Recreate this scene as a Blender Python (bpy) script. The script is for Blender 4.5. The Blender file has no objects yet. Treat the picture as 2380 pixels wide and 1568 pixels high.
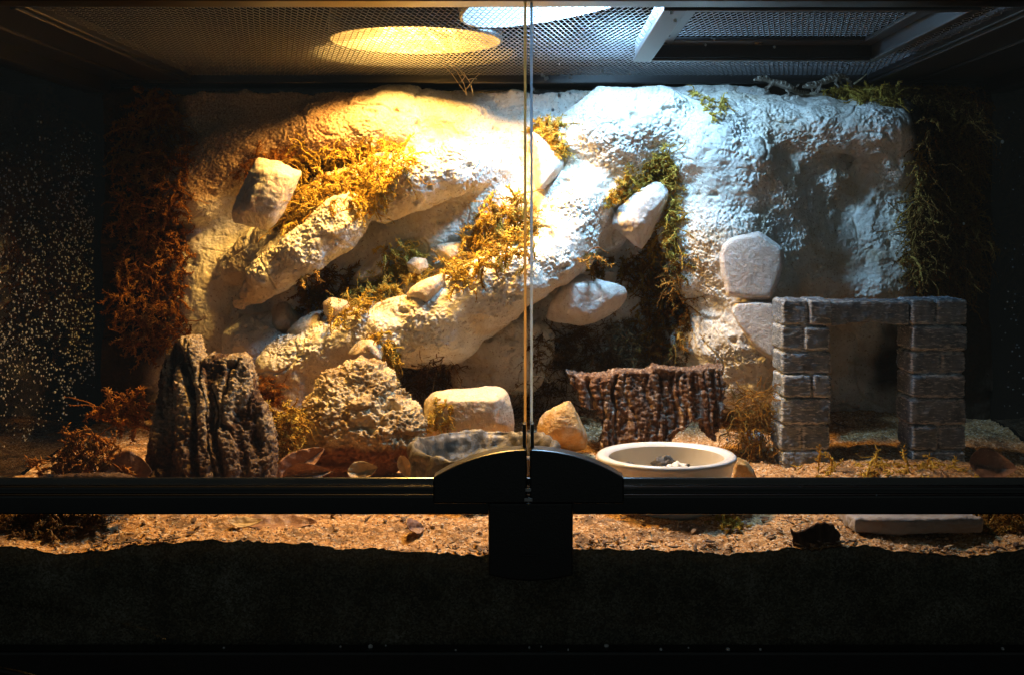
import bpy, bmesh, math, random
import numpy as np
from mathutils import Vector, Matrix, Euler
R = math.radians
C = bpy.context.scene.collection
f32 = np.float32
RNG = np.random.default_rng(7)
random.seed(7)

# ------------------------------------------------------------------ camera frame
# the photo measured at 2380x1568; the tank is 0.9 x 0.45 x 0.47 m, front glass at y = 0
FP, CX, CY, CAMY, CAMZ = 2722.0, 1232.0, 533.0, -0.76, 0.315
XL, XR, YB = -0.431, 0.464, 0.440           # inner faces of side panes and back pane
def P(px, py, Y):
    d = Y - CAMY
    return np.array([(px - CX) * d / FP, Y, CAMZ - (py - CY) * d / FP])
def PZ(py, Y): return CAMZ - (py - CY) * (Y - CAMY) / FP
def PX(px, Y): return (px - CX) * (Y - CAMY) / FP

# ------------------------------------------------------------------ noise
_perm = np.random.default_rng(3).permutation(256).astype(np.int32)
_perm = np.concatenate([_perm, _perm, _perm])
_g = np.random.default_rng(4).normal(size=(256, 3)).astype(f32)
_g /= np.linalg.norm(_g, axis=1)[:, None]
def perlin(p):
    p = np.asarray(p, f32)
    i = np.floor(p).astype(np.int32); f = p - i; i &= 255
    u = f * f * f * (f * (f * 6 - 15) + 10)
    out = 0
    for dx in (0, 1):
        wx = u[..., 0] if dx else 1 - u[..., 0]
        for dy in (0, 1):
            wy = u[..., 1] if dy else 1 - u[..., 1]
            for dz in (0, 1):
                wz = u[..., 2] if dz else 1 - u[..., 2]
                h = _perm[_perm[_perm[(i[..., 0] + dx) & 255] + ((i[..., 1] + dy) & 255)] + ((i[..., 2] + dz) & 255)]
                g = _g[h]
                d = g[..., 0] * (f[..., 0] - dx) + g[..., 1] * (f[..., 1] - dy) + g[..., 2] * (f[..., 2] - dz)
                out = out + wx * wy * wz * d
    return out * 1.5
def fbm(p, freq, octv=4, gain=.5, lac=2.1, off=0.0):
    p = np.asarray(p, f32) * freq + off
    s = 0; a = 1
    for _ in range(octv):
        s = s + a * perlin(p); p = p * lac + 13.7; a *= gain
    return s
def ridged(p, freq, octv=3, off=0.0):
    p = np.asarray(p, f32) * freq + off
    s = 0; a = 1
    for _ in range(octv):
        s = s + a * (1 - 2 * np.abs(perlin(p))); p = p * 2.1 + 7.3; a *= .5
    return s
def smooth(a, b, x):
    t = np.clip((x - a) / (b - a), 0, 1); return t * t * (3 - 2 * t)

# ------------------------------------------------------------------ objects
def raw_mesh(name, V, faces, smooth_shade=True, attrs=None):
    V = np.asarray(V, f32)
    if not isinstance(faces, (list, tuple)) or (len(faces) and np.isscalar(faces[0][0])): faces = [faces]
    faces = [np.asarray(f, np.int32) for f in faces if len(f)]
    me = bpy.data.meshes.new(name)
    me.vertices.add(len(V)); me.vertices.foreach_set('co', V.ravel())
    nl = sum(f.size for f in faces); nf = sum(len(f) for f in faces)
    me.loops.add(nl); me.loops.foreach_set('vertex_index', np.concatenate([f.ravel() for f in faces]))
    me.polygons.add(nf)
    tot = np.concatenate([np.full(len(f), f.shape[1], np.int32) for f in faces])
    st = np.concatenate([[0], np.cumsum(tot)[:-1]]).astype(np.int32)
    me.polygons.foreach_set('loop_start', st)
    me.polygons.foreach_set('loop_total', tot)
    me.update(calc_edges=True)
    me.polygons.foreach_set('use_smooth', np.full(nf, smooth_shade, bool))
    for k, v in (attrs or {}).items():
        a = me.attributes.new(k, 'FLOAT', 'POINT'); a.data.foreach_set('value', np.asarray(v, f32))
    me.validate()
    return me
def tag(o, label=None, cat=None, group=None, kind=None):
    if label: o['label'] = label
    if cat: o['category'] = cat
    if group: o['group'] = group
    if kind: o['kind'] = kind
    return o
def obj(name, V, faces, mat, parent=None, smooth_shade=True, attrs=None, sub=None):
    """one mesh object; a top-level one gets its origin at its base, a child shares its thing's frame"""
    V = np.asarray(V, f32)
    if parent is None:
        o0 = np.array([(V[:, 0].min() + V[:, 0].max()) / 2, (V[:, 1].min() + V[:, 1].max()) / 2, V[:, 2].min()], f32)
    else:
        o0 = np.array(world_of(parent), f32)
    me = raw_mesh(name, V - o0, faces, smooth_shade, attrs)
    ob = bpy.data.objects.new(name, me); C.objects.link(ob)
    if mat: me.materials.append(mat)
    if parent is None: ob.location = Vector([float(x) for x in o0])
    else: ob.parent = parent
    return ob
def world_of(o):
    l = Vector(o.location)
    while o.parent: o = o.parent; l = l + Vector(o.location)
    return l
def thing(name, loc, label, cat, group=None):
    o = bpy.data.objects.new(name, None); C.objects.link(o)
    o.location = Vector([float(x) for x in loc]); o.empty_display_size = .02
    return tag(o, label, cat, group)
class MB:
    """collects boxes, prisms and tubes into one mesh"""
    def __init__(s): s.v = []; s.q = []; s.t = []; s.n = 0
    def add(s, V, q=None, t=None):
        if q is not None and len(q): s.q.append(np.asarray(q) + s.n)
        if t is not None and len(t): s.t.append(np.asarray(t) + s.n)
        s.v.append(np.asarray(V, f32)); s.n += len(V)
    def box(s, x0, x1, y0, y1, z0, z1, b=0.0008):
        bm = bmesh.new(); bmesh.ops.create_cube(bm, size=1)
        for v in bm.verts:
            v.co = Vector(((x0 + x1) / 2 + v.co.x * (x1 - x0), (y0 + y1) / 2 + v.co.y * (y1 - y0), (z0 + z1) / 2 + v.co.z * (z1 - z0)))
        b = min(b, .3 * min(abs(x1 - x0), abs(y1 - y0), abs(z1 - z0)))
        if b > 0: bmesh.ops.bevel(bm, geom=bm.edges[:], offset=b, segments=2, profile=.5, affect='EDGES')
        s.bm(bm)
    def bm(s, bm):
        bmesh.ops.triangulate(bm, faces=[f for f in bm.faces if len(f.verts) > 4])
        bm.verts.index_update()
        V = [v.co[:] for v in bm.verts]
        s.add(V, [[v.index for v in f.verts] for f in bm.faces if len(f.verts) == 4], [[v.index for v in f.verts] for f in bm.faces if len(f.verts) == 3])
        bm.free()
    def prism(s, pts, a0, a1, axis='y', b=.0006):
        """outline in the plane across axis, extruded from a0 to a1"""
        bm = bmesh.new()
        def mk(p, a): return {'y': (p[0], a, p[1]), 'x': (a, p[0], p[1]), 'z': (p[0], p[1], a)}[axis]
        f = bm.faces.new([bm.verts.new(mk(p, a0)) for p in pts])
        r = bmesh.ops.extrude_face_region(bm, geom=[f])
        for v in r['geom']:
            if isinstance(v, bmesh.types.BMVert):
                v.co['xyz'.index(axis)] = a1
        bmesh.ops.recalc_face_normals(bm, faces=bm.faces[:])
        if b > 0:
            ed = [e for e in bm.edges if len(e.link_faces) == 2 and e.calc_face_angle(0) > .6]
            bmesh.ops.bevel(bm, geom=ed, offset=b, segments=2, profile=.5, affect='EDGES')
        s.bm(bm)
    def tube(s, pts, rad, n=6):
        pts = np.asarray(pts, float); K = len(pts)
        rad = np.broadcast_to(np.asarray(rad, float), (K,))
        d = np.gradient(pts, axis=0); d /= np.linalg.norm(d, axis=1)[:, None] + 1e-12
        ref = np.array([.31, .52, .79]); a = np.cross(d, ref); a /= np.linalg.norm(a, axis=1)[:, None] + 1e-12
        b = np.cross(d, a); th = np.arange(n) * 2 * np.pi / n
        V = pts[:, None] + rad[:, None, None] * (a[:, None] * np.cos(th)[None, :, None] + b[:, None] * np.sin(th)[None, :, None])
        i = np.arange(K - 1)[:, None] * n; j = np.arange(n)[None]; j2 = (j + 1) % n
        q = np.stack([i + j, i + n + j, i + n + j2, i + j2], -1).reshape(-1, 4)
        V = np.concatenate([V.reshape(-1, 3), pts[[0, -1]]])
        c0, c1 = K * n, K * n + 1; j = np.arange(n)
        t = np.concatenate([np.stack([np.full(n, c0), j, (j + 1) % n], 1), np.stack([np.full(n, c1), (K - 1) * n + (j + 1) % n, (K - 1) * n + j], 1)])
        s.add(V, q, t)
    def build(s, name, mat, parent=None, sm=False, **k):
        return obj(name, np.concatenate(s.v), [x for x in ([np.concatenate(s.q)] if s.q else []) + ([np.concatenate(s.t)] if s.t else [])], mat, parent, sm, **k)

# ------------------------------------------------------------------ signed distance grids
class Grid:
    def __init__(s, lo, hi, h):
        s.h = h; s.lo = np.array(lo, float)
        s.n = np.ceil((np.array(hi) - s.lo) / h).astype(int) + 1
        s.S = np.full(s.n, 1.0, f32)
        s.ax = [(s.lo[i] + h * np.arange(s.n[i])).astype(f32) for i in range(3)]
    def win(s, lo, hi):
        a = np.clip(((np.array(lo) - s.lo) / s.h).astype(int) - 1, 0, s.n); b = np.clip(((np.array(hi) - s.lo) / s.h).astype(int) + 2, 0, s.n)
        sl = tuple(slice(int(x), int(y)) for x, y in zip(a, b))
        return sl, s.ax[0][sl[0]][:, None, None], s.ax[1][sl[1]][None, :, None], s.ax[2][sl[2]][None, None, :]
    def merge(s, sl, d, k):
        a = s.S[sl]
        if k <= 0: s.S[sl] = np.minimum(a, d); return
        h = np.clip(.5 + .5 * (a - d) / k, 0, 1)
        s.S[sl] = a + (d - a) * h - k * h * (1 - h)
    def cone(s, A, B, r0, r1, k=.012, sq=(1, 1, 1)):
        A = np.array(A, float); B = np.array(B, float); sq = np.array(sq, float); r = max(r0, r1) * max(1, (1 / sq).max()) + k
        sl, X, Y, Z = s.win(np.minimum(A, B) - r, np.maximum(A, B) + r)
        As, Bs = A * sq, B * sq; D = Bs - As; L = max((D ** 2).sum(), 1e-12)
        px, py, pz = X * sq[0] - As[0], Y * sq[1] - As[1], Z * sq[2] - As[2]
        t = np.clip((px * D[0] + py * D[1] + pz * D[2]) / L, 0, 1)
        d = np.sqrt((px - t * D[0]) ** 2 + (py - t * D[1]) ** 2 + (pz - t * D[2]) ** 2) - (r0 + (r1 - r0) * t)
        s.merge(sl, d.astype(f32), k)
    def chain(s, pts, k=.012, sq=(1, 1, 1)):
        for a, b in zip(pts[:-1], pts[1:]): s.cone(a[:3], b[:3], a[3], b[3], k, sq)
    def rbox(s, lo, hi, r=.002, k=0.0):
        lo = np.array(lo, float); hi = np.array(hi, float); c = (lo + hi) / 2; e = (hi - lo) / 2 - r
        sl, X, Y, Z = s.win(lo - .006, hi + .006)
        q = [np.abs(X - c[0]) - e[0], np.abs(Y - c[1]) - e[1], np.abs(Z - c[2]) - e[2]]
        q = np.broadcast_arrays(*q)
        d = np.sqrt(sum(np.maximum(x, 0) ** 2 for x in q)) + np.minimum(np.maximum.reduce(q), 0) - r
        s.merge(sl, d.astype(f32), k)
    def mesh(s):
        S = s.S.copy()
        for i in range(3):
            ix = [slice(None)] * 3
            for e in (0, -1):
                ix[i] = e; S[tuple(ix)] = np.maximum(S[tuple(ix)], 1e-4)
        ins = S < 0
        c = np.zeros(tuple(x - 1 for x in ins.shape), np.uint8)
        for o in np.ndindex(2, 2, 2):
            c += ins[tuple(slice(a, n - 1 + a) for a, n in zip(o, ins.shape))]
        act = (c > 0) & (c < 8)
        idx = np.full(act.shape, -1, np.int32); cells = np.argwhere(act); idx[act] = np.arange(len(cells))
        acc = np.zeros((len(cells), 3), f32); cnt = np.zeros(len(cells), f32)
        for o in np.ndindex(2, 2, 2):
            for a in range(3):
                if o[a]: continue
                o1 = list(o); o1[a] = 1
                s0 = S[tuple((cells + o).T)]; s1 = S[tuple((cells + o1).T)]
                m = (s0 < 0) != (s1 < 0); t = np.where(m, s0 / np.where(m, s0 - s1, 1), 0)
                p = np.tile(np.array(o, f32), (len(cells), 1)); p[:, a] += t
                acc += p * m[:, None]; cnt += m
        V = (cells + acc / cnt[:, None]) * s.h + s.lo
        Q = []
        for a in range(3):
            b, d = (a + 1) % 3, (a + 2) % 3
            sA = [slice(1, -1)] * 3; sB = [slice(1, -1)] * 3; sA[a] = slice(0, -1); sB[a] = slice(1, None)
            A = ins[tuple(sA)]; e = A != ins[tuple(sB)]
            ids = np.argwhere(e); up = A[e]; off = np.ones(3, int); off[a] = 0; ids = ids + off
            q = []
            for (ob, od) in ((-1, -1), (0, -1), (0, 0), (-1, 0)):
                j = ids.copy(); j[:, b] += ob; j[:, d] += od; q.append(idx[tuple(j.T)])
            q = np.stack(q, 1); q[~up] = q[~up][:, ::-1]; Q.append(q)
        return V, np.concatenate(Q)
def vnormals(V, Q):
    n = np.cross(V[Q[:, 2]] - V[Q[:, 0]], V[Q[:, 3 if Q.shape[1] > 3 else 2]] - V[Q[:, 1]])
    N = np.zeros_like(V)
    for i in range(Q.shape[1]):
        for a in range(3): N[:, a] += np.bincount(Q[:, i], n[:, a], len(V))
    return N / (np.linalg.norm(N, axis=1)[:, None] + 1e-12)

def subdiv(V, Q):
    n = len(V); E = np.concatenate([np.stack([Q[:, i], Q[:, (i + 1) % 4]], 1) for i in range(4)]); E.sort(1)
    key = E[:, 0].astype(np.int64) * n + E[:, 1]; uq, inv = np.unique(key, return_inverse=True); inv = inv.reshape(4, -1)
    a, b = uq // n, uq % n; mid = (V[a] + V[b]) / 2; cen = V[Q].mean(1)
    # smooth the old points a little so the grid does not print through
    em = inv + n; c = np.arange(len(Q)) + n + len(uq)
    Q2 = np.concatenate([np.stack([Q[:, i], em[i], c, em[(i + 3) % 4]], 1) for i in range(4)])
    return np.concatenate([V, mid, cen]), Q2.astype(np.int32)
def relax(V, Q, it=1):
    for _ in range(it):
        acc = np.zeros_like(V); cnt = np.zeros(len(V))
        m = V[Q].mean(1)
        for i in range(4):
            for a in range(3): acc[:, a] += np.bincount(Q[:, i], m[:, a], len(V))
            cnt += np.bincount(Q[:, i], minlength=len(V))
        V = acc / cnt[:, None]
    return V
def speck(V, Q, seed=1):
    r = np.random.default_rng(seed).normal(size=len(V)); m4 = r[Q].mean(1); a = np.zeros(len(V)); c = np.zeros(len(V))
    for i in range(4): a += np.bincount(Q[:, i], m4, len(V)); c += np.bincount(Q[:, i], minlength=len(V))
    a = a / np.maximum(c, 1); return np.clip(a / a.std(), -2, 2)
def crack(n, w): return np.exp(-(n / w) ** 2)

# ------------------------------------------------------------------ materials
class NM:
    def __init__(s, name):
        s.m = bpy.data.materials.new(name); s.m.use_nodes = True; s.t = s.m.node_tree; s.t.nodes.clear()
        s.out = s.n('ShaderNodeOutputMaterial')
    def n(s, typ, **k):
        x = s.t.nodes.new(typ)
        for a, v in k.items(): setattr(x, a, v)
        return x
    def l(s, a, b): s.t.links.new(a, b)
    def co(s):
        if not hasattr(s, '_co'): s._co = s.n('ShaderNodeTexCoord').outputs['Object']
        return s._co
    def noise(s, scale, detail=4, rough=.6, dist=0, stretch=None):
        x = s.n('ShaderNodeTexNoise'); x.inputs['Scale'].default_value = scale; x.inputs['Detail'].default_value = detail
        x.inputs['Roughness'].default_value = rough; x.inputs['Distortion'].default_value = dist
        if stretch:
            mp = s.n('ShaderNodeMapping'); mp.inputs['Scale'].default_value = stretch; s.l(s.co(), mp.inputs['Vector']); s.l(mp.outputs[0], x.inputs['Vector'])
        else: s.l(s.co(), x.inputs['Vector'])
        return x.outputs['Fac']
    def voro(s, scale, feature='F1', out='Distance'):
        x = s.n('ShaderNodeTexVoronoi'); x.feature = feature; x.inputs['Scale'].default_value = scale; s.l(s.co(), x.inputs['Vector']); return x.outputs[out]
    def attr(s, name):
        x = s.n('ShaderNodeAttribute'); x.attribute_name = name; return x.outputs['Fac']
    def ramp(s, fac, stops, interp='LINEAR'):
        x = s.n('ShaderNodeValToRGB'); x.color_ramp.interpolation = interp; e = x.color_ramp.elements
        while len(e) < len(stops): e.new(.5)
        for a, (p, c) in zip(e, stops):
            a.position = p; a.color = (*c, 1) if len(c) == 3 else c
        s.l(fac, x.inputs[0]); return x.outputs[0]
    def step(s, fac, a, b):
        x = s.n('ShaderNodeMapRange'); x.interpolation_type = 'SMOOTHSTEP'; x.inputs[1].default_value = a; x.inputs[2].default_value = b; s.l(fac, x.inputs[0]); return x.outputs[0]
    def mix(s, fac, a, b, typ='MIX'):
        x = s.n('ShaderNodeMix'); x.data_type = 'RGBA'; x.blend_type = typ
        for v, i in ((fac, x.inputs[0]), (a, x.inputs[6]), (b, x.inputs[7])):
            if hasattr(v, 'links'): s.l(v, i)
            else: i.default_value = v if np.isscalar(v) else (*v, 1)
        return x.outputs[2]
    def math(s, op, a, b=0.0):
        x = s.n('ShaderNodeMath'); x.operation = op
        for v, i in ((a, x.inputs[0]), (b, x.inputs[1])):
            if hasattr(v, 'links'): s.l(v, i)
            else: i.default_value = v
        return x.outputs[0]
    def bump(s, h, dist, strength=1.0, prev=None):
        x = s.n('ShaderNodeBump'); x.inputs['Strength'].default_value = strength; x.inputs['Distance'].default_value = dist; s.l(h, x.inputs['Height'])
        if prev is not None: s.l(prev, x.inputs['Normal'])
        return x.outputs[0]
    def pbr(s, col, rough=.6, nrm=None, spec=.5, metal=0, trans=0, sss=0):
        b = s.n('ShaderNodeBsdfPrincipled')
        for v, nm in ((col, 'Base Color'), (rough, 'Roughness')):
            if hasattr(v, 'links'): s.l(v, b.inputs[nm])
            else: b.inputs[nm].default_value = v if np.isscalar(v) else (*v, 1)
        b.inputs['Specular IOR Level'].default_value = spec; b.inputs['Metallic'].default_value = metal
        b.inputs['Transmission Weight'].default_value = trans
        if sss:
            b.inputs['Subsurface Weight'].default_value = sss; b.inputs['Subsurface Radius'].default_value = (1, .6, .35); b.inputs['Subsurface Scale'].default_value = .006
        if nrm is not None: s.l(nrm, b.inputs['Normal'])
        s.l(b.outputs[0], s.out.inputs[0]); s.b = b
        return s.m
M = {}
def mats():
    # sculpted plaster rock: off-white with pores, grit patches, sandy coating and painted corner shade where the attributes say
    m = NM('plaster_rock'); big = m.noise(22, 4); pore = m.noise(420, 3, .65); grit = m.noise(700, 4, .7); patch = m.noise(38, 3, .55)
    gm = m.step(patch, .44, .62)
    base = m.ramp(big, [(.3, (.60, .55, .47)), (.5, (.71, .69, .63)), (.7, (.75, .74, .71))])
    spk = m.math('MAXIMUM', m.step(pore, .60, .67), m.math('MULTIPLY', m.step(m.noise(210, 4, .7), .60, .68), .8))
    base = m.mix(m.math('MULTIPLY', spk, .75), base, (.22, .15, .09))
    gr = m.step(grit, .56, .68)
    base = m.mix(m.math('MULTIPLY', m.math('MULTIPLY', gr, gm), .8), base, (.22, .16, .10)); base = m.mix(m.math('MULTIPLY', m.step(m.noise(13, 6, .7, .9), .50, .64), .6), base, (.50, .39, .23))
    sand = m.attr('sand'); sc = m.ramp(m.noise(600, 3), [(.3, (.22, .12, .07)), (.55, (.48, .32, .20)), (.75, (.68, .52, .38))])
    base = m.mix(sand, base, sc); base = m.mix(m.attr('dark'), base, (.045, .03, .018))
    lump = m.voro(260); h1 = m.math('MULTIPLY', m.math('SUBTRACT', 1.0, lump), m.math('ADD', m.math('MULTIPLY', gm, .85), .08))
    n1 = m.bump(h1, .0012, .4); n2 = m.bump(m.noise(900, 5, .7), .0007, .6, n1); n3 = m.bump(m.noise(110, 4, .6), .003, .45, n2)
    M['plaster'] = m.pbr(base, .9, n3, .15)
    # white limestone
    for nm, cols in (('stone', ((.60, .50, .43), (.77, .70, .64), (.82, .79, .76))), ('stone_warm', ((.56, .42, .27), (.74, .63, .48), (.80, .74, .62))),
                     ('stone_amber', ((.34, .17, .05), (.58, .36, .13), (.62, .55, .46)))):
        m = NM(nm); a = m.noise(45, 5, .65, .6); col = m.ramp(a, [(.28, cols[0]), (.48, cols[1]), (.66, cols[2])])
        sp = m.step(m.noise(330, 3, .7), .60, .68); col = m.mix(m.math('MULTIPLY', sp, .55), col, (.3, .21, .13)); col = m.mix(m.math('MULTIPLY', m.step(m.noise(60, 6, .75, 1.5), .54, .62), .35), col, (.34, .24, .15))
        n1 = m.bump(m.noise(110, 6, .68, 1.2), .004, .7); n2 = m.bump(m.noise(420, 5, .75), .0016, .8, n1)
        M[nm] = m.pbr(col, .55, n2, .4, sss=.12)
    # moss
    for nm, st in (('moss_gold', ((.30, .145, .022), (.62, .41, .06), (.74, .56, .13))), ('moss_brown', ((.13, .055, .018), (.32, .16, .04), (.52, .33, .08))),
                   ('moss_rust', ((.16, .05, .012), (.40, .15, .03), (.52, .25, .06))), ('moss_olive', ((.26, .13, .022), (.56, .34, .045), (.70, .48, .10))),
                   ('moss_dark', ((.11, .055, .03), (.24, .14, .065), (.38, .25, .11)))):
        m = NM(nm); t = m.attr('tint'); col = m.ramp(t, [(.0, st[0]), (.5, st[1]), (1.0, st[2])])
        col = m.mix(.35, col, m.ramp(m.noise(500, 2), [(.3, st[0]), (.7, st[2])]))
        d = m.n('ShaderNodeBsdfDiffuse'); tr = m.n('ShaderNodeBsdfTranslucent'); mx = m.n('ShaderNodeMixShader'); mx.inputs[0].default_value = .22
        m.l(col, d.inputs[0]); m.l(col, tr.inputs[0]); m.l(d.outputs[0], mx.inputs[1]); m.l(tr.outputs[0], mx.inputs[2]); m.l(mx.outputs[0], m.out.inputs[0]); M[nm] = m.m
    # barks
    m = NM('pine_bark'); a = m.noise(60, 6, .7, .8, (1.6, 1, .55)); pl = m.attr('plate')
    col = m.ramp(a, [(.3, (.040, .023, .015)), (.5, (.13, .075, .05)), (.68, (.28, .19, .13))])
    pale = m.step(m.math('ADD', m.noise(28, 4, .6, .5), m.math('MULTIPLY', pl, .22)), .54, .64)
    col = m.mix(m.math('MULTIPLY', pale, m.attr('top')), col, m.ramp(m.noise(350, 3), [(.35, (.30, .21, .13)), (.6, (.60, .50, .38))]))
    n1 = m.bump(m.noise(230, 6, .72, .5, (1.7, 1, .30)), .0050, .9); n2 = m.bump(m.noise(800, 4, .7), .001, .7, n1)
    M['pine_bark'] = m.pbr(col, .96, n2, .06)
    m = NM('cork_bark'); a = m.noise(55, 6, .7, .7, (.7, 1, 1.5)); col = m.ramp(a, [(.30, (.09, .055, .03)), (.42, (.36, .26, .15)), (.53, (.60, .49, .32)), (.68, (.72, .65, .52))])
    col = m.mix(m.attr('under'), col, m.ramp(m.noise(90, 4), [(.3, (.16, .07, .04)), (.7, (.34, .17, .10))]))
    n1 = m.bump(m.noise(150, 6, .72, .6, (.6, 1, 1.4)), .004, .85); n2 = m.bump(m.noise(700, 4, .7), .001, .7, n1)
    M['cork_bark'] = m.pbr(col, .96, n2, .06)
    m = NM('slab_bark'); a = m.noise(130, 5, .7, .3, (1.6, 1, .28)); col = m.ramp(a, [(.30, (.04, .024, .018)), (.46, (.125, .078, .058)), (.57, (.25, .17, .125)), (.68, (.58, .49, .40))])
    col = m.mix(m.step(m.noise(18, 3), .5, .62), col, m.mix(.3, col, (.26, .11, .05)))
    n1 = m.bump(m.noise(260, 5, .7, .3, (1.5, 1, .35)), .003, .8); n2 = m.bump(m.noise(600, 4, .7, 0, (.4, 1, 1.6)), .0014, .7, n1)
    M['slab_bark'] = m.pbr(col, .96, n2, .06)
    # painted resin bricks
    m = NM('resin_brick'); e = m.attr('edge'); brush = m.noise(420, 4, .7, 0, (.35, .35, 1.6))
    bl = m.step(m.math('ADD', m.math('MULTIPLY', e, .13), brush), .53, .68)
    col = m.mix(m.math('MULTIPLY', bl, .8), m.ramp(m.noise(60, 3), [(.3, (.10, .12, .145)), (.7, (.25, .285, .325))]), (.60, .61, .62))
    n1 = m.bump(brush, .0016, .8)
    M['brick'] = m.pbr(col, .95, n1, .05)
    # ground
    m = NM('sand'); a = m.noise(26, 4); g = m.voro(620, out='Color'); sep = m.n('ShaderNodeSeparateColor'); m.l(g, sep.inputs[0])
    col = m.ramp(sep.outputs[0], [(.0, (.20, .095, .032)), (.4, (.46, .24, .09)), (.8, (.58, .35, .155)), (1, (.74, .60, .44))])
    col = m.mix(m.math('MULTIPLY', m.step(m.noise(34, 6, .72, .8), .50, .62), .75), col, (.085, .048, .025))
    n1 = m.bump(m.voro(620), .0015, -.8); n2 = m.bump(m.noise(170, 4), .004, .6, n1)
    M['sand'] = m.pbr(col, .85, n2, .3)
    m = NM('soil'); vg = m.n('ShaderNodeSeparateColor'); m.l(m.voro(950, out='Color'), vg.inputs[0]); a = m.math('ADD', m.math('MULTIPLY', m.noise(26, 8, .75), .74), m.math('MULTIPLY', vg.outputs[0], .26)); col = m.ramp(a, [(.36, (.05, .045, .032)), (.5, (.13, .115, .075)), (.62, (.24, .22, .17)), (.72, (.40, .38, .33))])
    M['soil'] = m.pbr(col, .9, m.bump(m.noise(300, 5), .003, .7), .3)
    m = NM('grain'); g = m.n('ShaderNodeNewGeometry').outputs['Random Per Island']
    M['grain'] = m.pbr(m.ramp(g, [(0, (.20, .10, .05)), (.35, (.46, .27, .13)), (.75, (.62, .42, .24)), (.93, (.80, .74, .66))]), .6)
    m = NM('crumb'); g = m.n('ShaderNodeNewGeometry').outputs['Random Per Island']
    M['crumb'] = m.pbr(m.ramp(g, [(0, (.04, .022, .014)), (.5, (.13, .07, .035)), (.85, (.26, .16, .08)), (1, (.4, .3, .2))]), .8)
    # manufactured
    def plain(nm, col, r, spec=.5, bumpy=None, sss=0, dust=.25):
        m = NM(nm); c = col
        if dust: c = m.mix(m.math('MULTIPLY', m.step(m.noise(90, 6, .75), .52, .8), dust), col, tuple(min(1, x * 2.2 + .03) for x in col))
        M[nm] = m.pbr(c, r, m.bump(m.noise(bumpy[0], 3), bumpy[1], .5) if bumpy else None, spec, sss=sss)
    plain('black_plastic', (.010, .010, .011), .34, .5, (900, .0003))
    plain('gloss_black', (.012, .012, .013), .20, .6)
    plain('lid_plastic', (.010, .010, .012), .40, .5, (900, .0003))
    plain('hatch_plastic', (.016, .016, .018), .45, .5)
    plain('mesh_metal', (.11, .11, .115), .45, .5, dust=.5)
    plain('hatch_metal', (.45, .45, .47), .3)
    plain('shade_black', (.02, .02, .02), .4)
    plain('ceramic', (.84, .85, .87), .18, .5, (60, .0006))
    plain('glaze', (.60, .54, .44), .3, .5, (50, .0006))
    plain('powder', (.85, .82, .78), .8, .3, (900, .001))
    m = NM('reflector'); M['reflector'] = m.pbr((.15, .14, .12), .40, m.bump(m.noise(60, 3), .004, .5), .4, metal=.9); m = NM('reflector_white'); M['reflector_white'] = m.pbr((.38, .38, .38), .5, None, .3)
    m = NM('dish_resin'); a = m.noise(70, 5, .65, .5); M['dish'] = m.pbr(m.ramp(a, [(.3, (.04, .036, .032)), (.52, (.10, .09, .076)), (.72, (.24, .21, .17))]), .38, m.bump(m.noise(160, 5, .65), .002, .7), .5)
    m = NM('slate'); a = m.noise(40, 6, .7, .5, (.4, .4, 1)); M['slate'] = m.pbr(m.ramp(a, [(.3, (.20, .17, .15)), (.5, (.40, .37, .36)), (.68, (.40, .24, .13))]), .65, m.bump(m.noise(200, 5), .002, .7))
    m = NM('dry_leaf'); a = m.noise(60, 5, .6); v = m.step(m.noise(420, 2, .5, 1.5), .60, .66)
    col = m.mix(m.math('MULTIPLY', v, .35), m.ramp(a, [(.3, (.13, .055, .03)), (.55, (.30, .145, .075)), (.75, (.46, .27, .15))]), (.55, .36, .2))
    M['leaf'] = m.pbr(col, .55, m.bump(m.noise(240, 4), .0015, .6), .4)
    m = NM('pale_leaf'); M['pale_leaf'] = m.pbr(m.ramp(m.noise(70, 4), [(.3, (.40, .25, .10)), (.7, (.66, .50, .26))]), .6, m.bump(m.noise(240, 4), .0015, .6), .4)
    m = NM('straw'); M['straw'] = m.pbr(m.ramp(m.noise(120, 2), [(.3, (.16, .09, .04)), (.7, (.40, .26, .12))]), .6)
    m = NM('web'); M['web'] = m.pbr((.62, .50, .32), .5)
    m = NM('char'); M['char'] = m.pbr(m.ramp(m.noise(300, 4), [(.4, (.03, .028, .026)), (.7, (.14, .12, .10))]), .7, m.bump(m.voro(220), .002, .6))
    # gecko skin: brown with pale cross bars and a beaded look
    m = NM('gecko_skin'); a = m.attr('along'); s_ = m.math('SINE', m.math('MULTIPLY', m.math('ADD', a, m.math('MULTIPLY', m.noise(240, 2), .0035)), 1500.0)); bar = m.step(s_, .62, .9)
    col = m.ramp(m.noise(900, 3), [(.3, (.05, .04, .03)), (.5, (.17, .13, .10)), (.7, (.30, .25, .19))])
    col = m.mix(m.math('MULTIPLY', bar, m.math('MULTIPLY', m.attr('dorsal'), .95)), col, (.72, .68, .58))
    col = m.mix(m.math('SUBTRACT', 1.0, m.attr('dorsal')), col, m.mix(.5, col, (.45, .38, .31)))
    M['gecko'] = m.pbr(col, .5, m.bump(m.voro(1500), .0004, .6), .4)
    plain('eye', (.03, .025, .02), .1, .6, dust=0)
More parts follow.
